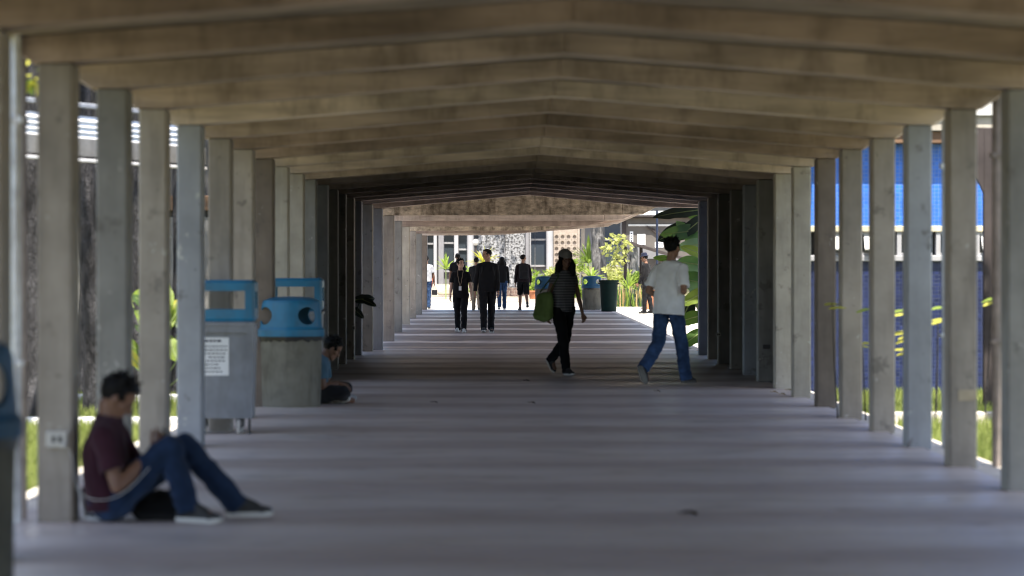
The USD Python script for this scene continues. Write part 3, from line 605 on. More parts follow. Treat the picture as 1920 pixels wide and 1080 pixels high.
# ---------------------------------------------------------------- vegetation
def leafcloud(centers, radius, n, size, seed, flat=0.8, droop=0.3, narrow=0.45):
    """many bent leaf faces around the given clump centres"""
    r = np.random.default_rng(seed); C = np.asarray(centers, float)
    rad = np.broadcast_to(np.asarray(radius, float), (len(C),))
    i = r.integers(0, len(C), n); d = r.normal(size=(n, 3)); d /= np.linalg.norm(d, axis=1, keepdims=True)
    p = C[i] + d * (rad[i] * r.uniform(0.35, 1.0, n) ** 0.6)[:, None] * np.array([1, 1, flat])
    a = d * 0.6 + r.normal(size=(n, 3)) * 0.6; a[:, 2] -= droop; a /= np.linalg.norm(a, axis=1, keepdims=True)
    b = np.cross(a, r.normal(size=(n, 3))); b /= np.linalg.norm(b, axis=1, keepdims=True)
    nn = np.cross(a, b); L = size * r.uniform(0.6, 1.3, n)[:, None]; W = L * narrow
    v = np.stack([p, p + a * L * 0.5 + b * W * 0.5 + nn * L * 0.08, p + a * L - nn * L * 0.1, p + a * L * 0.5 - b * W * 0.5 + nn * L * 0.08], 1).reshape(-1, 3)
    k = np.arange(n)[:, None] * 4
    return trimesh.Trimesh(v, np.concatenate([k + [0, 1, 2], k + [0, 2, 3]]), process=False)
def trunk_mesh(pts, radii, seed, n=28, flare=0.0, amp=0.18):
    # smooth the path, rough bark in the geometry
    pts = np.asarray(pts, float); m = 40; tt = np.linspace(0, 1, len(pts)); u = np.linspace(0, 1, m)
    path = np.stack([np.interp(u, tt, pts[:, i]) for i in range(3)], 1); rr = np.interp(u, tt, radii)
    t = tube(path, rr, n)
    c = np.repeat(path, n, 0); k = len(c); off = t.vertices[:k] - c
    nz = meshkit.fbm(t.vertices[:k] * np.array([9, 9, 2.0]) + seed, 3, seed) - 0.5
    t.vertices[:k] = c + off * (1 + 2 * amp * nz)[:, None]
    return t
def tree(label, base, path, radii, crown, nleaf, leaf, lm, m="bark", seed=1, limbs=4, name="shade_tree"):
    t = thing(name, label, "tree", base)
    obj("trunk", trunk_mesh(path, radii, seed), M(m), t, smooth=True)
    r = random.Random(seed); top = np.asarray(path[-1], float); cs = []
    for i in range(limbs):
        a = 2 * math.pi * (i + r.random() * 0.6) / limbs
        e = top + V(math.cos(a) * crown[0] * 0.7, math.sin(a) * crown[0] * 0.7, r.uniform(0.35, 1.0) * crown[1])
        mid = top + (e - top) * 0.5 + V(0, 0, 0.2)
        obj("limb", tube([top - V(0, 0, 0.4), mid, e], [radii[-1] * 0.75, radii[-1] * 0.45, radii[-1] * 0.15], 8), M(m), t, smooth=True)
        for j in range(4): cs.append(e + V(r.gauss(0, 1), r.gauss(0, 1), r.gauss(0, 0.5)) * crown[0] * 0.35)
    obj("crown", leafcloud(cs, crown[0] * 0.38, nleaf, leaf, seed), M(lm), t)
    return t
def gp(px, s): p = P(px, 0, s); return V(p[0], p[1], gz(p[1]) - 0.1)
tree("dark-barked tree seen between the silver post and the boy's column", gp(66, 205), [(0, 0, 0), (0.02, 0, 1.0), (-0.05, 0, 3), (0.1, 0, 7.5)], [0.24, 0.15, 0.14, 0.10], (1.7, 1.5), 1600, 0.16, "leaf_green", seed=2)
tree("leaning grey-barked tree right behind the boy's column", gp(186, 190), [(0, 0, 0), (-0.04, 0, 1.0), (-0.13, 0, 2.2), (-0.4, 0, 7)], [0.17, 0.115, 0.10, 0.08], (1.5, 1.4), 1400, 0.16, "leaf_green", "bark", seed=3)
tree("dark tree trunk close behind the leaning grey one", gp(176, 168), [(0, 0, 0), (0.0, 0, 1.5), (0.02, 0, 3), (0.0, 0, 7.5)], [0.2, 0.14, 0.13, 0.1], (1.5, 1.4), 1400, 0.16, "leaf_green", seed=4)
tree("slim furrowed tree trunk above the banana-like plants on the left", gp(259, 175), [(0, 0, 0), (0.0, 0, 1.5), (-0.02, 0, 3), (0.1, 0, 8)], [0.15, 0.085, 0.08, 0.06], (1.4, 1.3), 1300, 0.16, "leaf_green", seed=5)
tree("slim dark tree trunk left of the bluish left column", gp(331, 170), [(0, 0, 0), (0.02, 0, 1.5), (0.0, 0, 3), (0.0, 0, 8)], [0.10, 0.055, 0.05, 0.04], (1.2, 1.2), 1000, 0.16, "leaf_green", seed=6)
tree("ringed dark palm-like trunk at the right edge behind the last column", gp(1902, 210), [(0, 0, 0), (0.0, 0, 1.5), (0.03, 0, 3), (0.1, 0, 7)], [0.14, 0.11, 0.10, 0.08], (1.3, 1.2), 1000, 0.18, "leaf_green", seed=7)
# plaza trees
tree("furrowed grey tree trunk leaning behind the far bins", gp(1126, 42), [(0, 0, 0), (-0.05, 0, 1.2), (-0.16, 0, 3.2), (-0.3, 0, 7.5)], [0.40, 0.31, 0.29, 0.24], (5.5, 2.6), 5200, 0.34, "leaf_green", seed=8, m="bark_mid")
tree("white-barked buttressed trunk under the brown kiosk", gp(1180, 37), [(0, 0, 0), (0.02, 0, 0.8), (0.0, 0, 2.0), (0.05, 0, 7)], [0.72, 0.5, 0.42, 0.3], (5.0, 2.4), 5200, 0.34, "leaf_green", "bark_pale", seed=9)

def leaf_blade(root, d, up, L, W, curl=0.5, n=10, fold=0.12, seed=0, tears=0.0):
    """one broad leaf: curved strip with a fold along the midrib; returns blade and midrib"""
    r = np.random.default_rng(seed); root = np.asarray(root, float); d = unit(d); up = unit(up - d * np.dot(up, d)); side = np.cross(d, up)
    pts = []; p = root.copy(); ang = 0.0
    for i in range(n + 1):
        pts.append(p.copy()); a = curl * (i / n); q = math.cos(a) * d - math.sin(a) * up; p = p + q * L / n
    v = []; f = []
    for i, c in enumerate(pts):
        u = i / n; w = W * 0.5 * (math.sin(math.pi * min(1, u * 0.94 + 0.06)) ** 0.6) * (1 - 0.15 * u)
        wv = 1 + 0.08 * math.sin(i * 2.1 + seed)
        lf = up * (fold * w * (1 + 0.5 * math.sin(i * 1.7 + seed)))
        v += [c - side * w * wv + lf, c - side * w * 0.5 * wv + lf * 0.65, c, c + side * w * 0.5 + lf * 0.65, c + side * w + lf]
    for i in range(n):
        for j in range(4):
            a = i * 5 + j; f += [(a, a + 1, a + 6), (a, a + 6, a + 5)]
    rib = tube([q + up * 0.002 for q in pts[:-1]], np.linspace(0.018 * min(1, W * 3), 0.004, n), 5)
    return trimesh.Trimesh(np.array(v), np.array(f), process=False), rib
def broad_plant(name, label, category, base, spec, m, stem_r=0.03, group=None, stem_m="midrib", face=True):
    """spec: list of (root offset, direction, length, width, curl)"""
    t = thing(name, label, category, base, group=group)
    for i, (ro, d, L, W, cu, mm) in enumerate(spec):
        root = V(*ro); bl_, rib = leaf_blade(root, V(*d), V(0.25 * math.sin(i * 2.3), -1.0, 0.15 + 0.5 * ((i * 0.37) % 1)) if face else V(0, 0, 1), L, W, cu * 0.7, seed=i)
        lf = obj("leaf", bl_, M(mm or m), t, smooth=True); obj("midrib", rib, M("midrib"), lf, smooth=True)
        obj("stem", tube([V(0, 0, 0) + V(root[0], root[1], 0) * 0.15, V(root[0] * 0.4, root[1] * 0.4, root[2] * 0.6), root], [stem_r, stem_r * 0.8, stem_r * 0.5], 7), M(stem_m), t, smooth=True)
    return t
# banana plant on the right behind the dark passage
sB = 107.0; b0 = gp(1335, sB); b0[2] = 0
def bo(px, py, dy=0.0): p = P(px, py, sB); return (p[0] - b0[0], dy, p[2])
UPB = [V(0.1, -1, 0.35), V(-0.2, -1, 0.55), V(0.15, -1, 0.1)]
broad_plant("banana_plant", "big banana plant with broad glossy leaves, right of the man in the white tee", "plant", b0, [
    (bo(1330, 455, 0.1), (-1, -0.1, -0.16), 0.60, 0.26, 0.35, "leaf_pale_green"), (bo(1328, 432, 0.2), (-1, 0.0, -0.05), 0.85, 0.30, 0.35, None), (bo(1330, 500, 0.0), (-1, -0.1, 0.20), 0.60, 0.34, 0.4, None),
    (bo(1332, 540, -0.1), (-1, -0.1, -0.55), 0.62, 0.26, 0.2, "leaf_lime"), (bo(1332, 535, 0.1), (-0.9, -0.1, 0.25), 0.62, 0.46, 0.4, None), (bo(1330, 392, 0.3), (-1, 0.0, -0.08), 1.0, 0.26, 0.4, "leaf_dark"),
    (bo(1318, 470, 0.3), (-0.6, -0.1, 0.75), 0.70, 0.30, 0.4, None), (bo(1322, 590, 0.1), (-1, -0.1, -0.25), 0.55, 0.28, 0.3, "leaf_green"), (bo(1310, 415, 0.35), (-0.5, 0.0, 0.9), 0.6, 0.26, 0.5, None),
    (bo(1328, 515, 0.25), (-1, 0.1, -0.1), 0.75, 0.32, 0.3, "leaf_green"), (bo(1325, 405, 0.2), (-0.8, 0.0, -0.6), 0.7, 0.28, 0.3, "leaf_dark"), (bo(1290, 420, 0.45), (-0.8, 0.1, -0.45), 0.6, 0.28, 0.3, "leaf_dark"),
    (bo(1320, 620, 0.1), (-0.9, -0.1, -0.6), 0.5, 0.26, 0.3, "leaf_green"), (bo(1262, 486, 0.4), (-1, 0.0, 0.12), 0.34, 0.14, 0.3, "leaf_green"), (bo(1325, 480, -0.1), (-0.9, -0.1, 0.35), 0.5, 0.2, 0.4, "leaf_lime"),
    (bo(1300, 560, 0.4), (-0.4, 0.1, -0.8), 0.6, 0.34, 0.3, "leaf_dark"), (bo(1330, 450, 0.4), (0.5, 0.1, 0.8), 0.8, 0.3, 0.8, None), (bo(1345, 500, 0.3), (0.9, 0.1, 0.3), 0.8, 0.3, 0.8, None)], "leaf_banana", 0.035)
# dark drooping plant on the left between dark columns
sd = 118.0; d0 = gp(655, sd); d0[2] = 0
def do(px, py, dy=0.0): p = P(px, py, sd); return (p[0] - d0[0], dy, p[2])
d0[1] = FRAME_Y0 + 13.5 * FRAME_D
broad_plant("drooping_plant", "dark drooping broad leaf poking out between the dark left columns", "plant", d0, [
    (do(668, 562), (1, -0.2, 0.15), 0.36, 0.16, 1.7, "leaf_dark"), (do(680, 560), (0.9, -0.3, -0.3), 0.28, 0.12, 0.9, "leaf_dark"), (do(664, 575), (0.9, -0.1, -0.8), 0.26, 0.12, 0.5, "leaf_dark")], "leaf_dark", 0.018, stem_m="leaf_dark")
# broad-leaved clump on the left lawn
sl = 188.0; l0 = gp(290, sl); l0[2] = -0.06
def lo(px, py, dy=0.0): p = P(px, py, sl); return (p[0] - l0[0], dy, p[2] + 0.06)
rl = random.Random(11); spec = []
for i in range(26):
    px = rl.uniform(240, 345); py = rl.uniform(560, 700); a = rl.uniform(-1, 1)
    spec.append((lo(px, py, rl.uniform(-0.3, 0.3)), (a, rl.uniform(-0.6, 0.4), rl.uniform(0.5, 1.3)), rl.uniform(0.3, 0.5), rl.uniform(0.10, 0.17), rl.uniform(0.4, 1.3), ["leaf_lime", "leaf_lime", "leaf_green", "leaf_yellow"][i % 4]))
broad_plant("canna_clump", "sunlit clump of broad yellow-green leaves between the left columns", "plant", l0, spec, "leaf_lime", 0.012)
# leafy branch top left
t = thing("leafy_branch", "bright yellow-green branch of large leaves at the top left corner", "branch", P(64, 60, 300))
br = [V(0, 0, 0.35), V(0.01, 0, 0.1), V(-0.01, 0.02, -0.25), V(0.02, 0, -0.45)]
obj("twig", tube([V(-0.9, 0.5, 1.6)] + br, 0.012, 6), M("bark"), t)
rl = random.Random(3)
for i in range(16):
    z = rl.uniform(-0.42, 0.05); b_, _ = leaf_blade((rl.uniform(-0.06, 0.04), rl.uniform(-0.05, 0.05), z), V(rl.uniform(-0.7, 0.8), rl.uniform(-0.6, 0.6), rl.uniform(-0.6, 0.2)), V(0, 0, 1), rl.uniform(0.10, 0.16), rl.uniform(0.06, 0.09), 0.6, 6, seed=i)
    obj("leaf", b_, M(["leaf_yellow", "leaf_lime", "leaf_yellow"][i % 3]), t, smooth=True)
# croton shrub on the right lawn
sc = 205.0; c0 = gp(1700, sc); c0[2] = -0.06
t = thing("croton_shrub", "sparse shrub with bright yellow leaves between the right columns", "shrub", c0)
pos = [(1562, 568), (1566, 575), (1618, 582), (1620, 642), (1682, 583), (1686, 622), (1692, 640), (1686, 652), (1694, 632), (1757, 597), (1757, 576), (1850, 563), (1857, 570), (1690, 590), (1692, 662), (1752, 604), (1616, 646), (1681, 625)]
for i, (px, py) in enumerate(pos):
    p = P(px, py, sc); q = V(p[0] - c0[0], rl.uniform(-0.25, 0.25), p[2] + 0.06)
    st = V(q[0] * 0.35, 0, q[2] * 0.55)
    if i % 3 == 0: obj("stem", tube([V(q[0] * 0.92, q[1], 0), V(q[0] * 0.97, q[1], q[2] * 0.5), q], [0.008, 0.006, 0.003], 6), M("bark"), t)
    b_, _ = leaf_blade(q + V(-0.07, 0, -0.02), V(1, rl.uniform(-0.4, 0.4), rl.uniform(0.05, 0.5)), V(0, -0.5, 1), rl.uniform(0.15, 0.2), rl.uniform(0.045, 0.06), 0.4, 6, seed=i)
    obj("leaf", b_, M("leaf_yellow" if i not in (2, 4, 10, 11) else "leaf_lime"), t, smooth=True)
# spiky rosettes and bushes on the plaza
def rosette(name, label, base, n, L, W, m, spread=0.9, seed=0, group=None, hub=0.2):
    r = random.Random(seed); t = thing(name, label, "plant", base, group=group)
    obj("stem", tube([(0, 0, 0), (0, 0, hub)], [0.03, 0.025], 8), M("midrib"), t)
    for i in range(n):
        a = 2 * math.pi * i / n * 2.618; el = r.uniform(0.15, 1.35); l = L * r.uniform(0.75, 1.1)
        b_, _ = leaf_blade((0, 0, hub), V(math.cos(a) * math.cos(el) * spread, math.sin(a) * math.cos(el) * spread, math.sin(el)), V(0, 0, 1) if el < 1.2 else V(math.cos(a), math.sin(a), 0.1), l, W, r.uniform(0.3, 0.8), 6, 0.4, seed=i)
        obj("leaf", b_, M(m), t, smooth=True)
def gpl(px, s, dz=0.0): p = P(px, 0, s); return V(p[0], p[1], gz(p[1]) - 0.06 + dz)
rosette("spiky_plant", "spiky lime rosette rising behind the far blue-lidded bin", gpl(1108, 52), 26, 0.62, 0.09, "leaf_lime", seed=1, hub=0.95)
rosette("palm_frond_plant", "tall fan of thin palm leaves left of the leaning trunk", gpl(1103, 36), 40, 1.5, 0.10, "leaf_lime", seed=2, hub=1.4)
rosette("spiky_plant", "spiky green plant right of the dark green tub", gpl(1178, 50), 28, 0.75, 0.07, "leaf_lime", seed=3, hub=0.55)
rosette("palm_frond_plant", "pale palm fronds beside the man in the black tee", gpl(836, 44), 24, 0.75, 0.07, "leaf_lime", 1.0, seed=4, hub=1.25)
rosette("palm_frond_plant", "bright palm fronds behind the black-clad man's head", gpl(906, 42), 34, 0.9, 0.08, "leaf_yellow", 1.0, seed=6, hub=1.5)
t = thing("sansevieria_bed", "bed of upright green and grey blades along the far kerb", "plant", gpl(1182, 55))
r = np.random.default_rng(8)
blades = []
for i in range(150):
    x, y = r.uniform(-0.52, 0.52), r.uniform(-0.25, 0.25)
    b_, _ = leaf_blade((x, y, 0), V(r.normal() * 0.12, r.normal() * 0.12, 1), V(r.normal(), r.normal(), 0.01), r.uniform(0.35, 0.95), 0.055, 0.15, 4, 0.3, seed=i)
    obj("blade", b_, M(["leaf_green", "leaf_lime", "dry_leaf", "leaf_green", "leaf_dark"][i % 5]), t, smooth=True)
def bush(label, px, s, w, h, n, size, m, seed, dz=0.0, name="bush"):
    b = gpl(px, s, dz); t = thing(name, label, "shrub", b); rr_ = random.Random(seed)
    cs = [(rr_.uniform(-w, w) * 0.5, rr_.uniform(-0.3, 0.3), rr_.uniform(0.25, 1.0) * h) for _ in range(9)]
    for c in cs[:5]: obj("stem", tube([(c[0] * 0.3, 0, 0), (c[0] * 0.7, c[1] * 0.5, c[2] * 0.5), c], [0.02, 0.014, 0.006], 6), M("bark"), t)
    obj("foliage", leafcloud(cs, min(w, h) * 0.33, n, size, seed), M(m), t)
bush("sunny yellow-green bush left of the striped-top woman's head", 1022, 40, 1.5, 1.0, 900, 0.22, "leaf_lime", 1)
bush("pale sunlit bush between the breeze block wall and the leaning trunk", 1075, 38, 1.2, 1.2, 700, 0.2, "leaf_lime", 12, 0.4)
bush("low dark hedge behind the striped-top woman's shoulder", 1062, 44, 1.0, 0.8, 700, 0.16, "leaf_green", 13)
bush("dense sunny shrub low behind the far bins", 1118, 46, 1.6, 0.75, 900, 0.17, "leaf_lime", 31)
bush("pale shrub between the two plaza tree trunks", 1155, 39, 1.3, 1.0, 800, 0.2, "leaf_pale", 32)
bush("green shrub under the brown kiosk's slanted end", 1196, 42, 1.2, 0.9, 800, 0.17, "leaf_lime", 33)
bush("bright shrub against the pylon beside the globe lamp", 892, 43, 0.9, 1.3, 700, 0.17, "leaf_lime", 34)
bush("large sunny clump below the round white column at right", 1040, 43, 1.5, 1.25, 1000, 0.2, "leaf_pale", 35)
obj("garden_slope", sheet(4.0, 60.0, [146, 152, 160, 175, 198], 0.0, lambda y: gz(y) + (0.0 if y < 147 else 0.02 * (y - 146))), M("lawn"), kind="structure")
t = thing("clipped_hedge", "added dark hedge shutting out light left of the walkway beyond the passage", "hedge", (-5.4, 51, -0.06))  # hedge added to cut the bright light left of the far columns
rh = random.Random(9)
obj("foliage", leafcloud([(rh.uniform(-0.25, 0.25), rh.uniform(0, 46), rh.uniform(0.2, 2.5)) for _ in range(420)], 0.42, 16000, 0.14, 77), M("leaf_dark"), t)
for i in range(24): obj("stem", tube([(0, 1 + 1.9 * i, 0), (0.05, 1.1 + 1.9 * i, 1.0), (-0.05, 1 + 1.9 * i, 2.2)], [0.04, 0.03, 0.015], 6), M("bark"), t)
# young tree with bright leaves
t = thing("sapling", "young sapling with bright yellow-green leaves in front of the kiosk", "tree", gpl(1172, 47))
obj("trunk", tube([(0, 0, 0), (0.1, 0, 0.9), (0.22, 0, 1.7), (0.05, 0, 2.2)], [0.05, 0.04, 0.03, 0.015], 8), M("bark"), t, smooth=True)
obj("limb", tube([(0.2, 0, 1.5), (-0.2, 0, 1.7), (-0.6, 0, 1.65)], [0.025, 0.018, 0.008], 6), M("bark"), t, smooth=True)
obj("limb", tube([(0.2, 0, 1.7), (-0.2, 0, 2.2), (-0.55, 0, 2.35)], [0.025, 0.018, 0.008], 6), M("bark"), t, smooth=True)
cs = [((px - 1172) / 47, rl.uniform(-0.2, 0.2), EYE + (CY - py) / 47 - gz(FPX / 47)) for px, py in ((1150, 445), (1165, 452), (1138, 462), (1150, 470), (1176, 462), (1148, 492), (1160, 486), (1140, 500), (1168, 482), (1158, 442))]
obj("crown", leafcloud(cs, 0.20, 230, 0.19, 5, narrow=0.7), M("leaf_pale"), t)
# grass tufts as one stuff mesh each side
def grass(n, x0, x1, y0, y1, seed, h=0.09):
    r = np.random.default_rng(seed); p = np.stack([r.uniform(x0, x1, n), r.uniform(y0, y1, n), np.full(n, -0.065)], 1); a = r.uniform(0, 6.28, n); H = h * r.uniform(0.5, 1.5, n)
    dx = np.stack([np.cos(a), np.sin(a), 0 * a], 1) * 0.008; tip = np.stack([r.normal(0, 0.025, n), r.normal(0, 0.025, n), H], 1)
    v = np.stack([p - dx, p + dx, p + tip], 1).reshape(-1, 3); return trimesh.Trimesh(v, np.arange(3 * n).reshape(-1, 3), process=False)
obj("grass", cat(grass(60000, -6.5, -3.02, 14, 39.5, 1), grass(60000, 3.5, 7.5, 14, 37.5, 2)), M("grass_blade"), None, label="short sunlit grass on the lawns outside both rows of columns", cat="grass", kind="stuff")

# ---------------------------------------------------------------- kiosk and plaza pieces
sk = 45.0; yk = FPX / sk; kx = lambda p: (p - CX) / sk; kz = lambda q: EYE + (CY - q) / sk
k_ = thing("kiosk", "brown panelled kiosk with slanted underside and pale notices, above the sapling", "kiosk", (0, 0, 0))
prof = [(kx(1166), kz(452)), (kx(1166), kz(412)), (kx(1172), kz(408)), (kx(1330), kz(408)), (kx(1330), kz(500)), (kx(1238), kz(474))]
obj("cabin", slab(prof, yk, yk + 2.2, 0.02), M("kiosk_brown"), k_)
obj("skirt", slab([(kx(1166), kz(452)), (kx(1168), kz(449)), (kx(1330), kz(497)), (kx(1330), kz(500.5)), (kx(1238), kz(475.5))], yk - 0.05, yk - 0.004, 0.005), M("kiosk_dark"), k_)
obj("end_panel", box(kx(1166), kx(1174), yk - 0.03, yk - 0.003, kz(450), kz(412), 0.006), M("kiosk_dark"), k_)
obj("trim", box(kx(1178), kx(1300), yk - 0.04, yk - 0.003, kz(424), kz(420.5), 0.005), M("white_paint"), k_)
obj("eave", box(kx(1160), kx(1335), yk - 0.35, yk + 2.5, kz(407.5), kz(404), 0.01), M("kiosk_dark"), k_)
obj("roof", box(kx(1192), kx(1335), yk - 0.25, yk + 2.5, kz(403.5), kz(396), 0.01), M("white_paint"), k_)
n1 = obj("notice", box(kx(1195), kx(1210), yk - 0.02, yk - 0.003, kz(459), kz(439)), M("paper"), k_); text_lines(n1, kx(1197), kx(1208), yk - 0.0202, kz(442), 6, 0.055, 6, title=0.04)
n2 = obj("notice", box(kx(1228), kx(1244), yk - 0.02, yk - 0.003, kz(464), kz(454)), M("paper"), k_); text_lines(n2, kx(1230), kx(1242), yk - 0.0202, kz(456), 3, 0.05, 8, title=0.04)
n3 = obj("number_plate", box(kx(1181), kx(1187), yk - 0.02, yk - 0.003, kz(453), kz(434)), M("paper"), k_)
obj("print", cat(*[box(kx(1182.6), kx(1185.4), yk - 0.022, yk - 0.0202, kz(438 + 4.4 * i + 1.5), kz(438 + 4.4 * i - 1.2)) for i in range(4)]), M("ink"), n3, kind="stuff")
for a, b in ((1212, 424), (1222, 428)): obj("brace", tube([V(kx(a), yk - 0.06, kz(b)), V(kx(a + 48), yk - 0.06, kz(b + 34))], 0.035, 8), M("kiosk_dark"), k_)
for px in (1175, 1205, 1300): obj("leg", box(kx(px) - 0.07, kx(px) + 0.07, yk + 1.6, yk + 1.74, gz(yk) - 0.1, kz(452), 0.01), M("kiosk_dark"), k_)
obj("counter", box(kx(1205), kx(1245), yk + 0.6, yk + 1.0, gz(yk) - 0.1, kz(485), 0.02), M("kiosk_brown"), k_)
p = gpl(1232, 62); t = thing("lamp_post", "slim dark blue post standing in front of the brown kiosk", "post", p)
obj("pole", tube([(0, 0, 0), (0, 0, 3.15)], 0.035, 12), M("blue_pole"), t, smooth=40); obj("foot", box(-0.08, 0.08, -0.08, 0.08, 0, 0.05, 0.006), M("blue_pole"), t); obj("collar", tube([(0, 0, 1.0), (0, 0, 1.12)], 0.045, 12), M("blue_pole"), t, smooth=40)
p = gpl(1093, 34); t = thing("timber_post", "brown square post left of the palm fan by the breeze block wall", "post", p)
obj("post", box(-0.11, 0.11, -0.11, 0.11, 0, 5.2, 0.015), M("kiosk_brown"), t); obj("footing", box(-0.18, 0.18, -0.18, 0.18, 0, 0.18, 0.015), M("pale_paving"), t)
# benches, planters, kerbs on the plaza
t = thing("flower_pot", "terracotta planter beside the bush left of the woman", "planter", gpl(1004, 44)); obj("pot", lathe([(0, 0), (0.25, 0), (0.30, 0.30), (0.33, 0.30), (0.33, 0.36), (0.27, 0.36), (0.25, 0.30), (0, 0.30)], 32), M("terracotta"), t, smooth=40); obj("soil", lathe([(0, 0.301), (0.262, 0.301), (0.262, 0.325), (0, 0.33)], 32), M("brick_dark"), t)
obj("foliage", leafcloud([(0, 0, 0.5), (0.1, 0, 0.55), (-0.12, 0, 0.5)], 0.2, 160, 0.18, 21), M("leaf_lime"), t)
t = thing("box_planter", "orange box planter at the hip of the man in the white tee", "planter", gpl(1217, 57)); obj("box", hullpts([(x, y, 0) for x in (-.15, .15) for y in (-.15, .15)] + [(x, y, 0.62) for x in (-.19, .19) for y in (-.19, .19)]), M("terracotta"), t); obj("rim", box(-.21, .21, -.21, .21, 0.622, 0.67, 0.01), M("terracotta"), t)
for i in range(9):
    a = i * 0.8; b_, _ = leaf_blade((0, 0, 0.66), V(math.cos(a) * 0.6, math.sin(a) * 0.6, 0.8), V(0, 0, 1), 0.4, 0.1, 1.0, 6, seed=i); obj("leaf", b_, M("leaf_lime"), t, smooth=True)
t = thing("stone_slab", "low tan stone slab lying on the plaza left of the black-clad woman", "stone", gpl(838, 40)); obj("slab", box(-0.42, 0.42, -0.35, 0.35, 0, 0.17, 0.04), M("stone"), t); obj("slab", box(-0.25, 0.36, -0.2, 0.25, 0.172, 0.22, 0.02), M("stone"), t)
t = thing("plaza_kerb", "long low kerb behind the far bins and blade plants", "kerb", (0, 0, 0))
for i in range(10):
    xa = 2.25 + i * 0.62; y = FPX / 57.0 + 0.55; obj("kerb_stone", box(xa, xa + 0.61, y, y + 0.2, gz(y) - 0.1, gz(y) + 0.05, 0.012), M("pale_paving"), t)
t = thing("globe_lamp", "white globe lamp on a short pole beside the round white column", "lamp", gpl(892, 36)); obj("pole", tube([(0, 0, 0), (0, 0, 2.35)], 0.05, 10), M("kiosk_dark"), t, smooth=40); q = trimesh.creation.icosphere(3, 0.17); q.apply_translation((0, 0, 2.5)); obj("globe", q, M("plastic_white"), t, smooth=True); obj("cap", lathe([(0, 2.63), (0.09, 2.63), (0.07, 2.70), (0, 2.71)], 20), M("kiosk_dark"), t)
# litter on the floor
def fallen(px, py, s_, size, m, label, seed):
    p = P(px, py, s_); b_, _ = leaf_blade((-size / 2, 0, 0.012), V(1, 0.4, 0.1), V(0, 0, 1), size, size * 0.55, 0.9, 7, 0.5, seed=seed)
    o = thing("fallen_leaf", label, "leaf", (p[0], p[1], gz(p[1]))); obj("blade", b_, M(m), o, smooth=True); obj("stalk", tube([(-size / 2, 0, 0.012), (-size * 0.8, -0.02, 0.02)], 0.003, 5), M(m), o)
def sf(py): return (py - CY) / EYE
fallen(1300, 965, sf(966), 0.11, "dead_leaf", "crumpled black dead leaf lying in the right foreground of the floor", 1)
for i, (px, py, lab) in enumerate(((1482, 733, "pale dry leaf by the foot of the beige right columns"), (1470, 741, "dry leaf just below the pale one by the beige right columns"), (1455, 737, "small dry leaf left of the pair by the right columns"), (648, 735, "yellowish dry leaf in front of the crouched boy's knees"), (612, 757, "orange dry leaf beside the round bin's foot"),
    (817, 756, "lone dark leaf on the floor at mid-passage, left of centre"), (1000, 757, "lone dark leaf on the floor below the striped-top woman"), (1235, 735, "small leaf behind the white tee man's raised shoe"), (990, 715, "small leaf left of the striped-top woman's feet"))):
    fallen(px, py, sf(py), 0.08 if i < 5 else 0.07, "dry_leaf" if i < 5 else "dead_leaf", lab, i + 2)
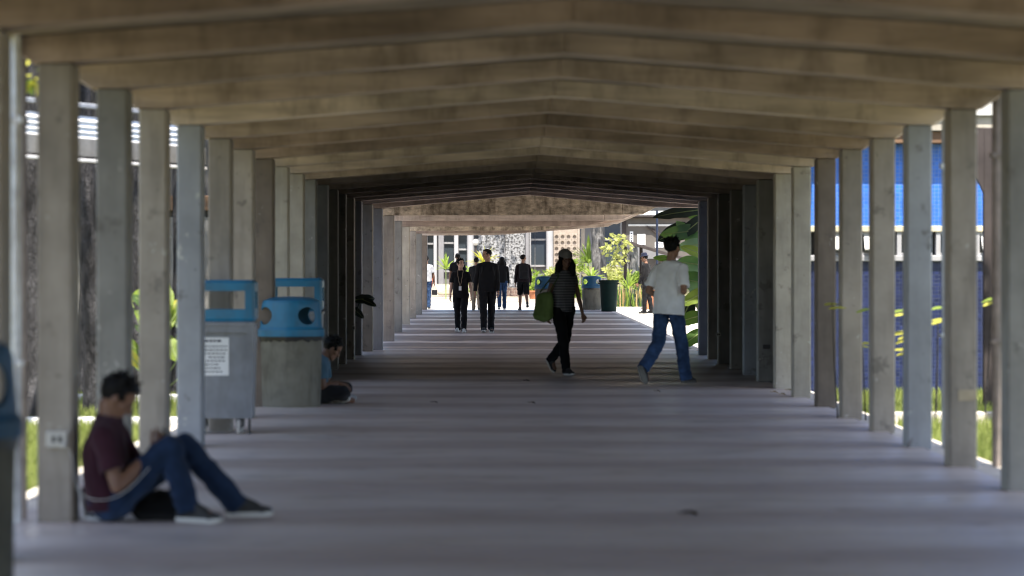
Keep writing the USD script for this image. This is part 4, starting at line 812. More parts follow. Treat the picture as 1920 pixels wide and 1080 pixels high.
# ---------------------------------------------------------------- people
def frame(yaw=0, pitch=0, roll=0):
    """head frame: columns right, forward, up; yaw turns to the person's left, pitch nods down"""
    a, b, c = map(math.radians, (yaw, pitch, roll))
    Rz = np.array([[math.cos(a), -math.sin(a), 0], [math.sin(a), math.cos(a), 0], [0, 0, 1]])
    Rx = np.array([[1, 0, 0], [0, math.cos(-b), -math.sin(-b)], [0, math.sin(-b), math.cos(-b)]])
    Ry = np.array([[math.cos(c), 0, math.sin(c)], [0, 1, 0], [-math.sin(c), 0, math.cos(c)]])
    return Rz @ Rx @ Ry
def walker(H=1.75, legs=((20, 8), (-18, 25)), arms=((-15, 15, 8), (15, 20, 8)), lean=3, head=(0, 0, 0), hip_w=0.092, sh_w=0.172, toe=((8, 0), (8, 0)), twist=0):
    """legs: (hip flexion, knee bend) for left, right; arms: (shoulder flexion, elbow bend, abduction); facing +Y, left is -X"""
    q = H / 1.75; ln = math.radians(lean); J = {"q": q}
    up = V(0, math.sin(ln), math.cos(ln))
    J["pel"] = V(0, 0, 0); J["neckb"] = up * 0.53 * q; J["chest"] = up * 0.36 * q + V(0, 0.012, 0)
    Rh = frame(*head); J["Rh"] = Rh
    J["head"] = J["neckb"] + up * 0.055 * q + V(0, 0.02, 0) * q + Rh @ V(0, 0.012, 0.125) * q
    ct, st = math.cos(math.radians(twist)), math.sin(math.radians(twist))
    for s, side, (hf, kb), (sf, eb, ab, *inw), (tp, to) in ((-1, "L", legs[0], arms[0], toe[0]), (1, "R", legs[1], arms[1], toe[1])):
        hip = V(s * hip_w * q, 0, -0.02 * q); J["hip" + side] = hip
        a = math.radians(hf); kn = hip + V(-s * 0.012, math.sin(a), -math.cos(a)) * 0.43 * q
        b = math.radians(hf - kb); an = kn + V(-s * 0.01, math.sin(b), -math.cos(b)) * 0.425 * q
        J["kn" + side], J["an" + side] = kn, an
        f = math.radians(hf - kb + tp) if False else math.radians(tp); o = math.radians(to)
        J["ft" + side] = V(s * math.sin(o) * math.cos(f), math.cos(f) * math.cos(o), math.sin(f))
        J["sole" + side] = None
        sh = J["neckb"] + V(s * sh_w * q * ct, -s * sh_w * q * st * -1, -0.072 * q); J["sh" + side] = sh
        a = math.radians(sf); e = math.radians(sf + eb); l = math.radians(ab)
        el = sh + V(s * math.sin(l), math.sin(a) * math.cos(l), -math.cos(a) * math.cos(l)) * 0.295 * q
        wr = el + unit(V(s * (math.sin(l * 0.3) - (inw[0] if inw else 0)), math.sin(e), -math.cos(e))) * 0.25 * q
        J["el" + side], J["wr" + side] = el, wr
        J["hd" + side] = unit(wr - el); J["pn" + side] = V(-s, 0.15, 0)
    return J
def ground(J):
    """lifts the figure so that its lowest sole is on z = 0"""
    lo = min(min(J["an" + s][2] - 0.075 * J["q"], J["an" + s][2] - 0.06 * J["q"] + J["ft" + s][2] * 0.19 * J["q"] - 0.012) for s in "LR")
    for k, v in J.items():
        if isinstance(v, np.ndarray) and v.shape == (3,) and k[:2] not in ("ft", "hd", "pn"): J[k] = v - V(0, 0, lo)
    return J
def hand_mesh(w, d, pn, s, q, curl=28, spread=1.0, fine=0.0035):
    """palm and five unequal fingers; d hand direction, pn palm normal, s +1 right hand"""
    d = unit(d); pn = unit(pn - d * np.dot(pn, d)); t = np.cross(pn, d) * s      # towards the thumb
    t = -t
    ms = [hull(ball(w, 0.023 * q, 12), ball(w + (d * 0.082 + t * 0.031) * q, 0.0135 * q, 12), ball(w + (d * 0.082 - t * 0.030) * q, 0.0125 * q, 12), ball(w + (d * 0.03 + t * 0.026) * q, 0.0155 * q, 12), ball(w + (d * 0.035 - t * 0.026) * q, 0.0145 * q, 12))]
    for i, (o, L) in enumerate(((0.030, 0.074), (0.010, 0.083), (-0.011, 0.077), (-0.030, 0.060))):
        p = w + (d * 0.078 + t * o) * q; dd = unit(d + t * o * 2.2 * spread); r = (0.0092 - 0.0006 * i) * q
        for j, fr in enumerate((0.45, 0.31, 0.24)):
            a = math.radians(curl * (0.6 + 0.5 * j)); dd = unit(dd * math.cos(a) + pn * math.sin(a)); n = p + dd * L * fr * q
            ms.append(bone(p, r, n, r * 0.9, 10)); p = n; r *= 0.9
    p = w + (d * 0.022 + t * 0.024) * q; dd = unit(d * 0.75 + t * 0.75 + pn * 0.25); r = 0.0115 * q
    for L in (0.040, 0.032, 0.026):
        n = p + dd * L * q; ms.append(bone(p, r, n, r * 0.9, 10)); p = n; r *= 0.9; dd = unit(dd + d * 0.35 + pn * 0.15)
    return soften(add(ms), fine, 4)
def head_parts(c, Rm, q):
    X = lambda *a: c + Rm @ V(*a) * q
    skull = add([hull(ball(X(0, -0.028, 0.028), 0.077 * q, 24), ball(X(0, 0.018, 0.036), 0.068 * q, 24)),
                 hull(ball(X(0, 0.022, 0.0), 0.064 * q, 20), ball(X(0, 0.062, -0.086), 0.023 * q), ball(X(0.030, 0.03, -0.066), 0.026 * q), ball(X(-0.030, 0.03, -0.066), 0.026 * q), ball(X(0, -0.01, -0.02), 0.066 * q)),
                 hull(ball(X(0, 0.080, 0.018), 0.008 * q), ball(X(0, 0.104, -0.026), 0.011 * q), ball(X(0.012, 0.088, -0.032), 0.008 * q), ball(X(-0.012, 0.088, -0.032), 0.008 * q)),
                 hull(ball(X(0.038, 0.070, 0.026), 0.010 * q), ball(X(-0.038, 0.070, 0.026), 0.010 * q)),
                 hull(ball(X(0.010, 0.079, -0.058), 0.009 * q), ball(X(-0.010, 0.079, -0.058), 0.009 * q)),
                 ball(X(0.042, 0.048, -0.018), 0.026 * q), ball(X(-0.042, 0.048, -0.018), 0.026 * q),
                 ell(X(0.077, -0.006, -0.008), V(0.010, 0.019, 0.032) * q, Rm @ frame(-18)), ell(X(-0.077, -0.006, -0.008), V(0.010, 0.019, 0.032) * q, Rm @ frame(18))])
    return skull - ball(X(0.032, 0.092, 0.006), 0.014 * q) - ball(X(-0.032, 0.092, 0.006), 0.014 * q)
def make_person(label, loc, rz, J, top, legs_m, shoe_m, sole_m, skin="skin_tan", sleeve="short", hair="short", shorts=False, group=None, fine=0.011, belly=1.0, hair_m="hair_black", loose=1.0, curl=(28, 28), woman=False, seed=0, hem=0.04, wide=1.0):
    q = J["q"]; t = thing("person", label, "person", loc, rz, group)
    pel, chest, nb, hd, Rh = J["pel"], J["chest"], J["neckb"], J["head"], J["Rh"]
    sx = unit(J["shR"] - J["shL"]); hx = unit(J["hipR"] - J["hipL"]); w = 0.9 if woman else 1.0
    ms = [hull(ball(pel + hx * 0.075 * q, 0.092 * q), ball(pel - hx * 0.075 * q, 0.092 * q), ball((pel + chest) / 2 + sx * 0.05 * q, 0.088 * q * w), ball((pel + chest) / 2 - sx * 0.05 * q, 0.088 * q * w)),
          hull(ball((pel + chest) / 2 + sx * 0.05 * q, 0.088 * q * w), ball((pel + chest) / 2 - sx * 0.05 * q, 0.088 * q * w), ball(chest + sx * 0.072 * q * w, 0.1 * q * w), ball(chest - sx * 0.072 * q * w, 0.1 * q * w)),
          hull(ball(chest + sx * 0.072 * q * w, 0.1 * q * w), ball(chest - sx * 0.072 * q * w, 0.1 * q * w), ball(J["shL"] + (nb - J["shL"]) * 0.12, 0.048 * q * w), ball(J["shR"] + (nb - J["shR"]) * 0.12, 0.048 * q * w), ball(nb - V(0, 0, 0.02) * q, 0.06 * q)),
          bone(nb - V(0, 0, 0.03) * q, 0.062 * q * w, hd + Rh @ V(0, -0.02, -0.06) * q, 0.052 * q * w)]
    for s in "LR":
        sh, el, wr, hp, kn, an = (J[k + s] for k in ("sh", "el", "wr", "hip", "kn", "an"))
        ms += [bone(sh, 0.052 * q * w, el, 0.037 * q * w), bone(el, 0.038 * q * w, el + (wr - el) * 0.3, 0.040 * q * w), bone(el + (wr - el) * 0.3, 0.040 * q * w, wr, 0.0245 * q * w),
               bone(hp, 0.088 * q, kn, 0.052 * q), bone(kn, 0.051 * q, kn + (an - kn) * 0.3 + unit(V(0, -1, 0)) * 0.008, 0.055 * q), bone(kn + (an - kn) * 0.3, 0.054 * q, an, 0.036 * q),
               bone(an, 0.037 * q, an + J["ft" + s] * 0.12 * q - V(0, 0, 0.04 * q), 0.03 * q)]
    core = soften(add(ms), max(fine, 0.014), 10)
    whole = [mani(core), mani(soften(head_parts(hd, Rh, q), 0.006 if fine < 0.012 else 0.009, 4))]
    for s, sg in (("L", -1), ("R", 1)):
        whole.append(mani(hand_mesh(J["wr" + s], J["hd" + s], J["pn" + s], sg, q * (0.93 if woman else 1), curl[0 if s == "L" else 1], fine=0.0045 if fine < 0.012 else 0.007)))
    obj("body", add(whole), M(skin), t, smooth=True)
    # shirt
    k = loose
    ex = 0.016 * q * k
    hemc = pel - unit(chest - pel) * hem * q
    parts = [hull(disc(hemc, chest - pel, (0.196 if not woman else 0.180) * q * wide, (0.127 + 0.01 * (belly - 1)) * q * wide * belly, side=hx), ball(chest + sx * 0.072 * q * w, 0.1 * q * w + ex), ball(chest - sx * 0.072 * q * w, 0.1 * q * w + ex)),
             hull(ball(chest + sx * 0.072 * q * w, 0.1 * q * w + ex), ball(chest - sx * 0.072 * q * w, 0.1 * q * w + ex), ball(J["shL"] + (nb - J["shL"]) * 0.12, 0.056 * q * w), ball(J["shR"] + (nb - J["shR"]) * 0.12, 0.056 * q * w), disc(nb + V(0, 0, 0.018 * q), nb - chest, 0.072 * q * w, side=sx))]
    if woman: parts.append(hull(ball(chest + sx * 0.07 * q + V(0, 0.055, 0.0) * q, 0.062 * q), ball(chest - sx * 0.07 * q + V(0, 0.055, 0.0) * q, 0.062 * q)))
    for s in "LR":
        sh, el, wr = J["sh" + s], J["el" + s], J["wr" + s]
        if sleeve == "long":
            parts += [bone(sh, 0.064 * q * w, el, 0.050 * q * w), hull(ball(el, 0.050 * q * w), disc(el + (wr - el) * 0.96, wr - el, 0.037 * q * w))]
        elif sleeve == "short":
            f = 0.80 if k > 1.05 else 0.66
            parts.append(hull(ball(sh, 0.066 * q * w), disc(sh + (el - sh) * f, el - sh, 0.066 * q * k * w)))
        elif sleeve == "cap": parts.append(hull(ball(sh, 0.062 * q * w), disc(sh + (el - sh) * 0.32, el - sh, 0.058 * q * w)))
    shirt = soften(add(parts), fine, 7, amp=0.014 * q, freq=9, seed=seed + 1, stretch=(1, 1, 0.8), bias=0.38)
    obj("shirt", shirt, M(top), t, smooth=True)
    # trousers
    parts = [hull(ball(pel + hx * 0.075 * q, 0.102 * q), ball(pel - hx * 0.075 * q, 0.102 * q), disc(pel + unit(chest - pel) * 0.11 * q, chest - pel, 0.155 * q * w, 0.105 * q, side=hx))]
    for s in "LR":
        hp, kn, an = J["hip" + s], J["kn" + s], J["an" + s]
        if shorts:
            parts.append(hull(ball(hp, 0.1 * q), disc(hp + (kn - hp) * 0.98, kn - hp, 0.088 * q)))
        else:
            parts += [hull(ball(hp, 0.1 * q), ball(kn, 0.070 * q * k ** 0.5)), hull(ball(kn, 0.070 * q * k ** 0.5), disc(an + unit(an - kn) * 0.025 * q, an - kn, 0.060 * q * k))]
    obj("shorts" if shorts else "trousers", soften(add(parts), fine, 6, amp=0.017 * q, freq=11, seed=seed + 2, stretch=(1, 1, 1.3), bias=0.36), M(legs_m), t, smooth=True)
    # shoes
    for s in "LR":
        an, f, kn = J["an" + s], unit(J["ft" + s]), J["kn" + s]
        upv = unit(unit(kn - an) - f * np.dot(unit(kn - an), f)); sd = np.cross(f, upv)
        B = lambda a, b, c: an + (f * a + sd * b + upv * c) * q
        up_ = add([hull(ball(B(-0.028, 0, -0.035), 0.036 * q), ball(B(0.0, 0, 0.01), 0.044 * q), ball(B(0.10, 0, -0.03), 0.036 * q)),
                   hull(ball(B(0.07, 0.0, -0.035), 0.038 * q), ball(B(0.135, 0.018, -0.048), 0.027 * q), ball(B(0.135, -0.016, -0.048), 0.027 * q), ball(B(0.175, 0.0, -0.05), 0.024 * q), ball(B(-0.028, 0, -0.045), 0.03 * q))])
        so = []
        for a, ww in ((-0.06, 0.024), (-0.02, 0.036), (0.05, 0.034), (0.12, 0.045), (0.17, 0.036), (0.198, 0.016)):
            lift = 0.010 if a > 0.18 else 0
            for b in (-ww, ww):
                so += [B(a, b, -0.077 + lift), B(a, b * 0.98, -0.053 + lift * 0.5)]
        sh_ = obj("shoe", soften(up_, 0.012, 4), M(shoe_m), t, smooth=True)
        obj("sole", hullpts(so), M(sole_m), sh_, smooth=30)
    # face
    X = lambda *a: hd + Rh @ V(*a) * q
    for sg in (-1, 1):
        obj("eye", ell(X(0.032 * sg, 0.080, 0.006), V(0.011, 0.006, 0.006) * q, Rh, 12), M("eye_dark"), t, smooth=True)
        obj("eyebrow", bone(X(0.018 * sg, 0.0845, 0.025), 0.004 * q, X(0.045 * sg, 0.074, 0.027), 0.003 * q, 8), M(hair_m), t, smooth=True)
    obj("mouth", hull(ell(X(0.016, 0.082, -0.056), V(0.006, 0.004, 0.003) * q, Rh, 10), ell(X(-0.016, 0.082, -0.056), V(0.006, 0.004, 0.003) * q, Rh, 10), ell(X(0, 0.087, -0.056), V(0.006, 0.005, 0.006) * q, Rh, 10)), M("lip"), t, smooth=True)
    # hair
    vol = {"short": 0.012, "crop": 0.006, "curly": 0.014, "long": 0.022}[hair]
    cap = hull(ball(X(0, -0.034, 0.030 + vol * 0.25), (0.078 + vol * 0.85) * q, 28), ball(X(0, 0.016, 0.046 + vol * 0.3), (0.066 + min(vol, 0.016)) * q, 28))
    Rf = Rh @ frame(0, 0)
    cut = place(Manifold.cube([0.4 * q, 0.3 * q, 0.3 * q]).translate([-0.2 * q, 0, -0.3 * q]), Rh @ np.array([[1, 0, 0], [0, 0.82, -0.57], [0, 0.57, 0.82]]), X(0, 0.022, 0.050))
    cap = cap - cut
    low = place(Manifold.cube([0.4 * q, 0.4 * q, 0.3 * q]).translate([-0.2 * q, -0.2 * q, -0.3 * q]), Rh, X(0, 0, {"crop": -0.03, "curly": -0.055}.get(hair, -0.045)))
    cap = cap - low
    if hair == "long":
        fall = [hull(ball(X(0, -0.045, 0.02), 0.078 * q), ball(X(0.06, -0.045, -0.10), 0.055 * q), ball(X(-0.06, -0.045, -0.10), 0.055 * q)),
                hull(ball(X(0.055, -0.045, -0.10), 0.045 * q), ball(X(-0.055, -0.045, -0.10), 0.045 * q), ball(X(0.055, -0.05, -0.25), 0.04 * q), ball(X(-0.055, -0.05, -0.25), 0.04 * q), ball(X(0, -0.06, -0.30), 0.035 * q))]
        for sg in (-1, 1): fall += [hull(ball(X(0.068 * sg, 0.0, 0.02), 0.026 * q), ball(X(0.108 * sg, 0.0, -0.09), 0.05 * q), ball(X(0.112 * sg, 0.005, -0.20), 0.045 * q), ball(X(0.085 * sg, 0.0, -0.25), 0.03 * q))]
        cap = add([cap] + fall)
    if hair == "curly":
        rh_ = np.random.default_rng(seed + 40); tf = []
        for _ in range(150):
            u_ = rh_.normal(size=3); u_ /= np.linalg.norm(u_)
            if u_[2] < -0.25 or (u_[1] > 0.35 and u_[2] < 0.72): continue
            a_ = V(u_[0] * 0.088, -0.012 + u_[1] * 0.098, 0.045 + u_[2] * 0.083); e_ = a_ + (u_ + rh_.normal(size=3) * 0.5 + V(0, 0.15, 0.25)) * 0.018
            tf.append(hull(ball(X(*a_), 0.013 * q, 8), ball(X(*e_), 0.005 * q, 6)))
        cap = add([cap] + tf)
    hm = soften(cap, 0.008, 2, amp=0.006 * q if hair == "curly" else 0.010 * q, freq=30 if hair != "long" else 22, seed=seed, stretch=(1, 1, 0.35) if hair == "long" else (1, 1, 1))
    obj("hair", hm, M(hair_m), t, smooth=True)
    return t, X
def ppos(px, py, s=None, dz=0.0):
    """where a person whose soles show at (px, py) stands"""
    lo_, hi_ = 5.0, 200.0
    Y = FPX * EYE / (py - CY)
    for _ in range(30): Y = FPX * (EYE - gz(Y)) / (py - CY)
    return V((px - CX) * Y / FPX, Y, gz(Y))

# 1 boy in maroon on the floor by the left column (faces +x)
def seat1():
    J = {"q": 0.99}; s = 346.0
    Q = lambda px, py, dy=0.0: V((px - 205) / s, dy, (975 - py) / s)
    J["pel"] = Q(216, 938); J["chest"] = Q(206, 848); J["neckb"] = Q(216, 786)
    J["Rh"] = frame(0, 32); J["head"] = Q(231, 745)
    # facing +x: build in a frame where forward is +x, so his right is -y (towards the viewer)
    J["shR"] = Q(212, 814, -0.175); J["shL"] = Q(218, 814, 0.175)
    J["elR"] = Q(240, 905, -0.25); J["elL"] = Q(262, 895, 0.22)
    J["wrR"] = Q(298, 848, -0.09); J["wrL"] = Q(305, 845, 0.07)
    J["hdR"] = unit(Q(325, 815, 0.0) - J["wrR"]); J["hdL"] = unit(Q(328, 815, 0.0) - J["wrL"])
    J["pnR"] = V(0.1, 0.8, 0.55); J["pnL"] = V(0.1, -0.8, 0.55)
    J["hipR"] = Q(222, 940, -0.092); J["hipL"] = Q(222, 940, 0.092)
    J["knR"] = Q(332, 838, -0.11); J["anR"] = Q(366, 947, -0.14)
    J["knL"] = Q(352, 838, 0.10); J["anL"] = Q(450, 944, 0.10)
    J["ftR"] = V(1, -0.3, -0.02); J["ftL"] = V(1, 0.05, 0.02)
    return J
# the head frame has forward = +y, so turn it to look along +x
def turn(Rm, deg): return frame(deg) @ Rm
J = seat1(); J["Rh"] = turn(frame(0, 38), -90)
make_person("boy in maroon tee and jeans sitting against the left column, looking at his phone", ((197 - CX) / 346.0, FPX / 346.0 - 0.05, 0), 0, J, "cloth_maroon", "denim_dark", "rubber_dark", "rubber_white", "skin_brown", "short", "curly", seed=1, fine=0.011, curl=(52, 52))
t = thing("phone", "dark phone in the hands of the seated boy in maroon", "phone", P(322, 822, 346) + V(0, -0.05, 0))
ph = box(-0.004, 0.004, -0.036, 0.036, -0.075, 0.075, 0.003).rotate([0, -35, 0]); obj("case", ph, M("plastic_dark"), t); obj("screen", box(-0.0055, -0.0045, -0.032, 0.032, -0.07, 0.07).rotate([0, -35, 0]), M("glass_dark"), t)
p0 = P(118, 822, 346); Yc = FPX / 346.0 - 0.30
cab = [P(128, 832, 346) * V(1, 0, 1) + V(0, YF0 - 0.045, 0), P(148, 862, 346) * V(1, 0, 1) + V(0, YF0 - 0.10, 0), P(157, 905, 346) * V(1, 0, 1) + V(0, Yc, 0), P(185, 928, 346) * V(1, 0, 1) + V(0, Yc - 0.02, 0), P(225, 926, 346) * V(1, 0, 1) + V(0, Yc - 0.02, 0), P(262, 902, 346) * V(1, 0, 1) + V(0, Yc, 0), P(300, 858, 346) * V(1, 0, 1) + V(0, Yc + 0.1, 0), P(318, 832, 346) * V(1, 0, 1) + V(0, FPX / 346.0 - 0.1, 0)]
from scipy.interpolate import CubicSpline
cs_ = CubicSpline(np.arange(len(cab)), np.array(cab)); t = thing("charging_cable", "white charging cable looping from the socket box to the boy's phone", "cable")
obj("cord", tube(cs_(np.linspace(0, len(cab) - 1, 60)), 0.0026, 6), M("caster_rubber"), t, smooth=True); obj("plug", box(cab[0][0] - 0.012, cab[0][0] + 0.012, cab[0][1] - 0.02, cab[0][1] + 0.008, cab[0][2] - 0.012, cab[0][2] + 0.012, 0.003), M("plastic_white"), t)
t = thing("folder", "white folder propped between the column foot and the boy's back", "folder", P(160, 972, 346) * V(1, 1, 0) + V(0, 0.06, 0.004))
obj("cover", box(0, 0.012, -0.14, 0.16, 0, 0.17, 0.003).rotate([0, -9, 0]), M("paper"), t); obj("sheet", box(0.014, 0.14, -0.14, 0.15, 0.0, 0.02, 0.004), M("paper"), t)
t = thing("black_bag", "added soft black shape for the dark on the floor under the boy's bent knees", "bag", P(312, 972, 346) * V(1, 1, 0) + V(0, -0.03, 0))  # black shape added for the shadow and dark jeans below the knees
obj("pouch", soften(hull(ball((-0.13, 0, 0.06), 0.06), ball((0.06, 0.0, 0.06), 0.06), ball((0.02, 0.06, 0.12), 0.05), ball((-0.12, 0.08, 0.10), 0.05)), 0.012, 4, amp=0.012, freq=14, seed=4), M("cloth_black"), t, smooth=True)
obj("strap", tube([(-0.1, -0.02, 0.11), (-0.03, -0.05, 0.17), (0.05, -0.02, 0.12)], 0.009, 6), M("cloth_black"), t, smooth=True)

# 2 boy behind the round bin
def seat2():
    J = {"q": 0.97}; s = 184.0
    Q = lambda px, py, dy=0.0: V((px - 590) / s, dy, (755 - py) / s)
    J["pel"] = Q(584, 735); J["chest"] = Q(588, 694); J["neckb"] = Q(600, 668); J["Rh"] = turn(frame(8, 38), -90); J["head"] = Q(617, 652)
    J["shR"] = Q(596, 682, -0.18); J["shL"] = Q(598, 682, 0.18); J["elR"] = Q(602, 722, -0.22); J["elL"] = Q(606, 722, 0.2)
    J["wrR"] = Q(628, 718, -0.07); J["wrL"] = Q(630, 718, 0.08); J["hdR"] = V(1, 0.25, -0.25); J["hdL"] = V(1, -0.3, -0.25); J["pnR"] = V(0.2, 0.3, -1); J["pnL"] = V(0.2, -0.3, -1)
    J["hipR"] = Q(586, 738, -0.09); J["hipL"] = Q(586, 738, 0.09); J["knR"] = Q(640, 733, -0.30); J["knL"] = Q(640, 728, 0.30)
    J["anR"] = Q(638, 745, 0.05); J["anL"] = Q(632, 743, -0.06); J["ftR"] = V(0.75, 0.6, 0.08); J["ftL"] = V(0.7, -0.65, 0.08)
    return J
make_person("crouched boy with curly hair half hidden behind the round concrete bin", ((596 - CX) / 184.0, FPX / 184.0, 0), 0, seat2(), "cloth_teal", "cloth_charcoal", "cloth_grey", "rubber_white", "skin_brown", "short", "curly", seed=2)

# 3 woman in striped top
J = ground(walker(1.60, legs=((-8, 42), (14, 4)), arms=((10, 8, 10), (-14, 18, 12)), lean=2, head=(-15, 6, 0), toe=((-48, 0), (2, 6))))
w3 = ppos(1056, 703)
pw, XW = make_person("woman in striped top and black trousers walking with a lime green bag", w3, 217, J, "striped_top", "cloth_black", "rubber_dark", "rubber_white", "skin_brown", "cap", "long", woman=True, seed=3, hem=0.02)
obj("headband", soften(hull(ball(XW(0, -0.034, 0.048), 0.104 * J["q"], 24), ball(XW(0, 0.022, 0.056), 0.089 * J["q"], 24)) - place(Manifold.cube([0.5, 0.5, 0.5]).translate([-0.25, -0.25, -0.5]), J["Rh"] @ frame(0, 12), XW(0, 0, 0.045)), 0.012, 4), M("cap_grey"), pw, smooth=True)
bg = thing("shoulder_bag", "big lime green shoulder bag hanging at the striped-top woman's side", "bag", w3, 217)
ba = J["shR"] + V(0.075, -0.11, -0.34)
obj("pouch", soften(hull(ball(ba + V(0, -0.08, 0.08), 0.05), ball(ba + V(0, 0.11, 0.10), 0.05), ball(ba + V(0.015, -0.11, -0.15), 0.075), ball(ba + V(0.015, 0.09, -0.16), 0.07), ball(ba + V(0.02, 0.0, -0.19), 0.06)), 0.014, 4, amp=0.012, freq=9, seed=5), M("cloth_lime"), bg, smooth=True)
obj("strap", tube([ba + V(0, -0.10, 0.14), J["shR"] + V(-0.02, -0.05, 0.03), J["shR"] + V(-0.03, 0.02, 0.065), J["shR"] + V(-0.02, 0.06, 0.01), ba + V(0, 0.10, 0.14)], 0.009, 8), M("strap_olive"), bg, smooth=True)

# 4 man in white tee, from behind
J = ground(walker(1.71, legs=((-13, 36), (19, 5)), arms=((-22, 85, 16, 0.5), (-24, 105, 17, 0.75)), lean=5, head=(-8, 2, 0), toe=((-58, 0), (0, 4))))
make_person("man in white tee and blue jeans walking away on the right, one shoe lifted", ppos(1254, 724), -36, J, "cloth_white", "denim", "rubber_dark", "rubber_grey", "skin_tan", "short", "curly", seed=4, loose=1.12, hem=0.09, wide=1.06)

# 5, 6 couple in black
J = ground(walker(1.56, legs=((10, 6), (-6, 10)), arms=((4, 12, 14), (0, 14, 12)), lean=1, head=(38, -8, 0), toe=((0, 8), (2, 8))))
c5 = ppos(864, 623)
p5, X5 = make_person("girl in black with lanyard and white sneakers, looking up at the man beside her", c5, 176, J, "cloth_black", "cloth_black", "rubber_white", "rubber_white", "skin_light", "short", "curly", woman=True, seed=5, hem=0.09)
ly = thing("lanyard", "pale lanyard with a badge hanging on the girl in black", "lanyard", c5, 176)
nb, ch = J["neckb"], J["chest"]
obj("ribbon", tube([nb + V(-0.06, 0.04, 0.03), ch + V(-0.05, 0.150, 0.06), ch + V(-0.01, 0.155, -0.16)], 0.005, 6), M("cloth_khaki"), ly); obj("ribbon", tube([nb + V(0.06, 0.04, 0.03), ch + V(0.05, 0.150, 0.06), ch + V(0.01, 0.155, -0.16)], 0.005, 6), M("cloth_khaki"), ly)
obj("badge", box(ch[0] - 0.028, ch[0] + 0.028, ch[1] + 0.150, ch[1] + 0.156, ch[2] - 0.26, ch[2] - 0.17, 0.002), M("paper"), ly)
J = ground(walker(1.76, legs=((-6, 14), (12, 4)), arms=((6, 10, 8), (-3, 12, 14)), lean=1, head=(-62, 4, 0), toe=((-10, 6), (6, 8))))
c6 = ppos(914, 624)
make_person("tall man in black sweater turning his head towards the girl in black", c6, 183, J, "cloth_black", "cloth_black", "rubber_dark", "rubber_white", "skin_tan", "long", "crop", seed=6, hem=0.06, loose=1.05)
def backpack(label, loc, rz, J, m, m2):
    b = thing("backpack", label, "backpack", loc, rz); c = J["chest"] + V(0, -0.185, -0.06)
    obj("sack", soften(hull(*[ball(c + V(x, y, z), 0.055) for x in (-0.09, 0.09) for y in (-0.03, 0.02) for z in (-0.19, 0.16)]), 0.015, 4, amp=0.008, freq=9, seed=3), M(m), b, smooth=True)
    obj("pocket", soften(hull(*[ball(c + V(x, -0.075, z), 0.03) for x in (-0.08, 0.08) for z in (-0.16, -0.02)]), 0.015, 3), M(m2), b, smooth=True)
    for s, sg in (("L", -1), ("R", 1)):
        sh = J["sh" + s]; obj("strap", tube([c + V(sg * 0.08, 0.05, 0.16), V(sg * 0.105, sh[1] - 0.02, sh[2] + 0.062), V(sg * 0.115, J["chest"][1] + 0.125, J["chest"][2] + 0.06), V(sg * 0.15, J["chest"][1] + 0.06, J["chest"][2] - 0.14), c + V(sg * 0.09, 0.06, -0.18)], 0.014, 8), M(m2), b, smooth=True)
    return b
backpack("black backpack on the tall man in the black sweater", c6, 183, J, "cloth_charcoal", "cloth_charcoal")
# 7 man in black tee seen from behind the girl
J = ground(walker(1.80, legs=((10, 8), (-12, 20)), arms=((-6, 18, 12), (6, 20, 12)), lean=2, head=(6, 0, 0), toe=((2, 4), (-10, 4))))
make_person("man in printed black tee walking away beyond the girl in black", ppos(858, 580) , -3, J, "cloth_black", "cloth_charcoal", "rubber_dark", "rubber_grey", "skin_brown", "short", "crop", seed=7, fine=0.014)
# 8 person with khaki shorts between the couple
J = ground(walker(1.66, legs=((8, 6), (-8, 14)), arms=((-6, 14, 10), (8, 18, 10)), lean=2, toe=((2, 4), (-6, 4))))
c8 = ppos(893, 582)
make_person("person in dark top and khaki trousers, glimpsed between the couple in black", c8, 4, J, "cloth_charcoal", "cloth_khaki", "rubber_dark", "rubber_grey", "skin_tan", "short", "short", seed=8, fine=0.014)
t = thing("tote_bag", "pale beige tote held between the couple in black", "bag", c8, 4)
h = J["wrR"]; obj("pouch", soften(hull(*[ball(h + V(x, y, z), 0.03) for x in (-0.02, 0.03) for y in (-0.13, 0.13) for z in (-0.42, -0.14)]), 0.02, 3, amp=0.01, freq=8, seed=9), M("cloth_khaki"), t, smooth=True); obj("handle", tube([h + V(0, -0.09, -0.13), h + V(0, 0, -0.03), h + V(0, 0.09, -0.13)], 0.008, 6), M("cloth_khaki"), t)
# 9 long haired girl from behind
J = ground(walker(1.68, legs=((-10, 18), (12, 6)), arms=((-6, 10, 6), (10, 14, 8)), lean=1, toe=((-14, 4), (2, 4))))
make_person("girl with long black hair, black top and jeans walking away", ppos(941, 580), 0, J, "cloth_black", "denim", "rubber_dark", "rubber_white", "skin_tan", "long", "long", woman=True, seed=9, fine=0.014)
# 10 man in shorts with jacket
J = ground(walker(1.76, legs=((12, 6), (-16, 34)), arms=((-8, 12, 12), (8, 20, 12)), lean=2, head=(-55, 0, 0), toe=((2, 6), (-24, 6))))
c10 = ppos(981, 582)
make_person("man in dark jacket and black shorts walking away, head turned right", c10, 6, J, "cloth_wine", "cloth_black", "rubber_dark", "rubber_grey", "skin_tan", "long", "crop", shorts=True, seed=10, fine=0.014, loose=1.15, wide=1.05)
backpack("flat grey backpack on the man in black shorts", c10, 6, J, "cloth_charcoal", "cloth_charcoal")
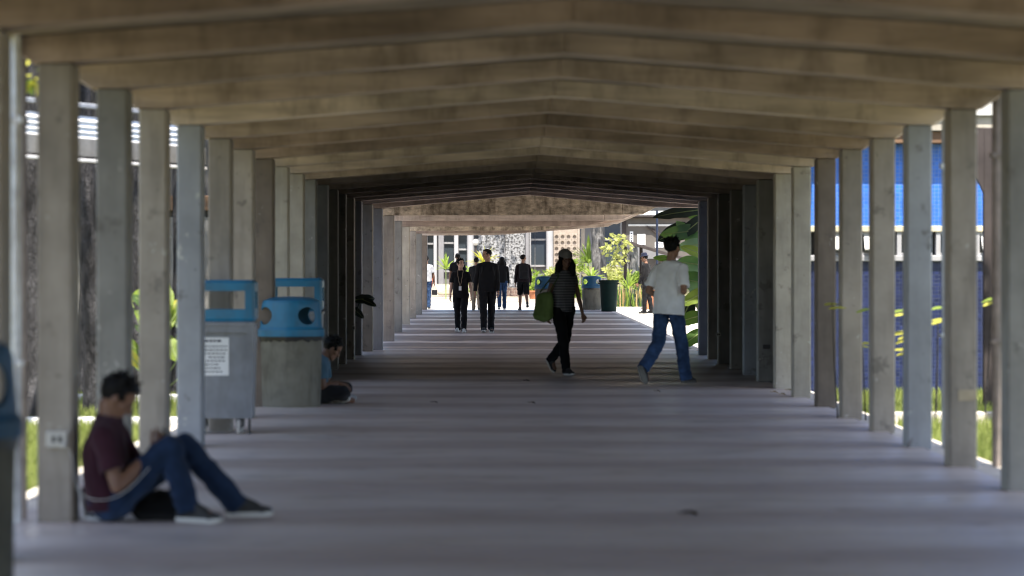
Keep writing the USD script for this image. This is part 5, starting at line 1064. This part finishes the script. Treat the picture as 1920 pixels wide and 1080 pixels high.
# 11 walker cut off by the left columns
J = ground(walker(1.72, legs=((-8, 14), (8, 6)), arms=((-4, 10, 8), (6, 12, 14)), lean=2, toe=((-6, 4), (2, 4))))
c11 = ppos(799, 579)
make_person("person in pale shirt and jeans half hidden by the farthest left column", c11, -4, J, "cloth_grey", "denim", "rubber_dark", "rubber_grey", "skin_brown", "short", "short", seed=11, fine=0.014)
t = thing("hand_bag", "small dark bag dangling from the half hidden walker's hand at far left", "bag", c11, -4); h = J["wrR"] + J["hdR"] * 0.1
obj("pouch", soften(hull(*[ball(h + V(x, y, z), 0.02) for x in (-0.07, 0.07) for y in (-0.03, 0.03) for z in (-0.30, -0.17)]), 0.02, 3), M("cloth_charcoal"), t, smooth=True); obj("handle", tube([h + V(-0.06, 0, -0.16), h, h + V(0.06, 0, -0.16)], 0.008, 6), M("cloth_khaki"), t)
t = thing("folded_jacket", "orange jacket tucked at the half hidden walker's side", "jacket", c11, -4); h = (J["elR"] + J["wrR"]) / 2 + V(-0.085, 0, 0.02)
obj("cloth", soften(hull(ball(h + V(0, 0, 0.1), 0.04), ball(h + V(0, 0.06, -0.1), 0.05), ball(h + V(0.0, -0.06, -0.14), 0.045)), 0.02, 3, amp=0.012, freq=12, seed=6), M("cloth_orange"), t, smooth=True); obj("sleeve", tube([h + V(0, 0.05, -0.12), h + V(0.01, 0.06, -0.22), h + V(0.0, 0.04, -0.30)], [0.035, 0.03, 0.025], 8), M("cloth_orange"), t, smooth=True)
# 12 person in dark clothes and hat on the right
J = ground(walker(1.74, legs=((4, 3), (-4, 8)), arms=((2, 30, 6), (4, 25, 6)), lean=3, head=(30, 10, 0), toe=((0, 6), (0, 6))))
p12, X12 = make_person("figure in navy clothes and dark hat standing beyond the white-tee man", ppos(1213, 588), 60, J, "cloth_black", "cloth_black", "rubber_dark", "rubber_dark", "skin_tan", "long", "crop", seed=12, fine=0.014)
hat = add([ell(X12(0, -0.01, 0.068), V(0.15, 0.155, 0.012), J["Rh"]), hull(ell(X12(0, -0.008, 0.075), V(0.098, 0.105, 0.02), J["Rh"]), ell(X12(0, -0.01, 0.15), V(0.08, 0.085, 0.02), J["Rh"]))])
obj("hat", soften(hat, 0.02, 3), M("cloth_navy"), p12, smooth=True)
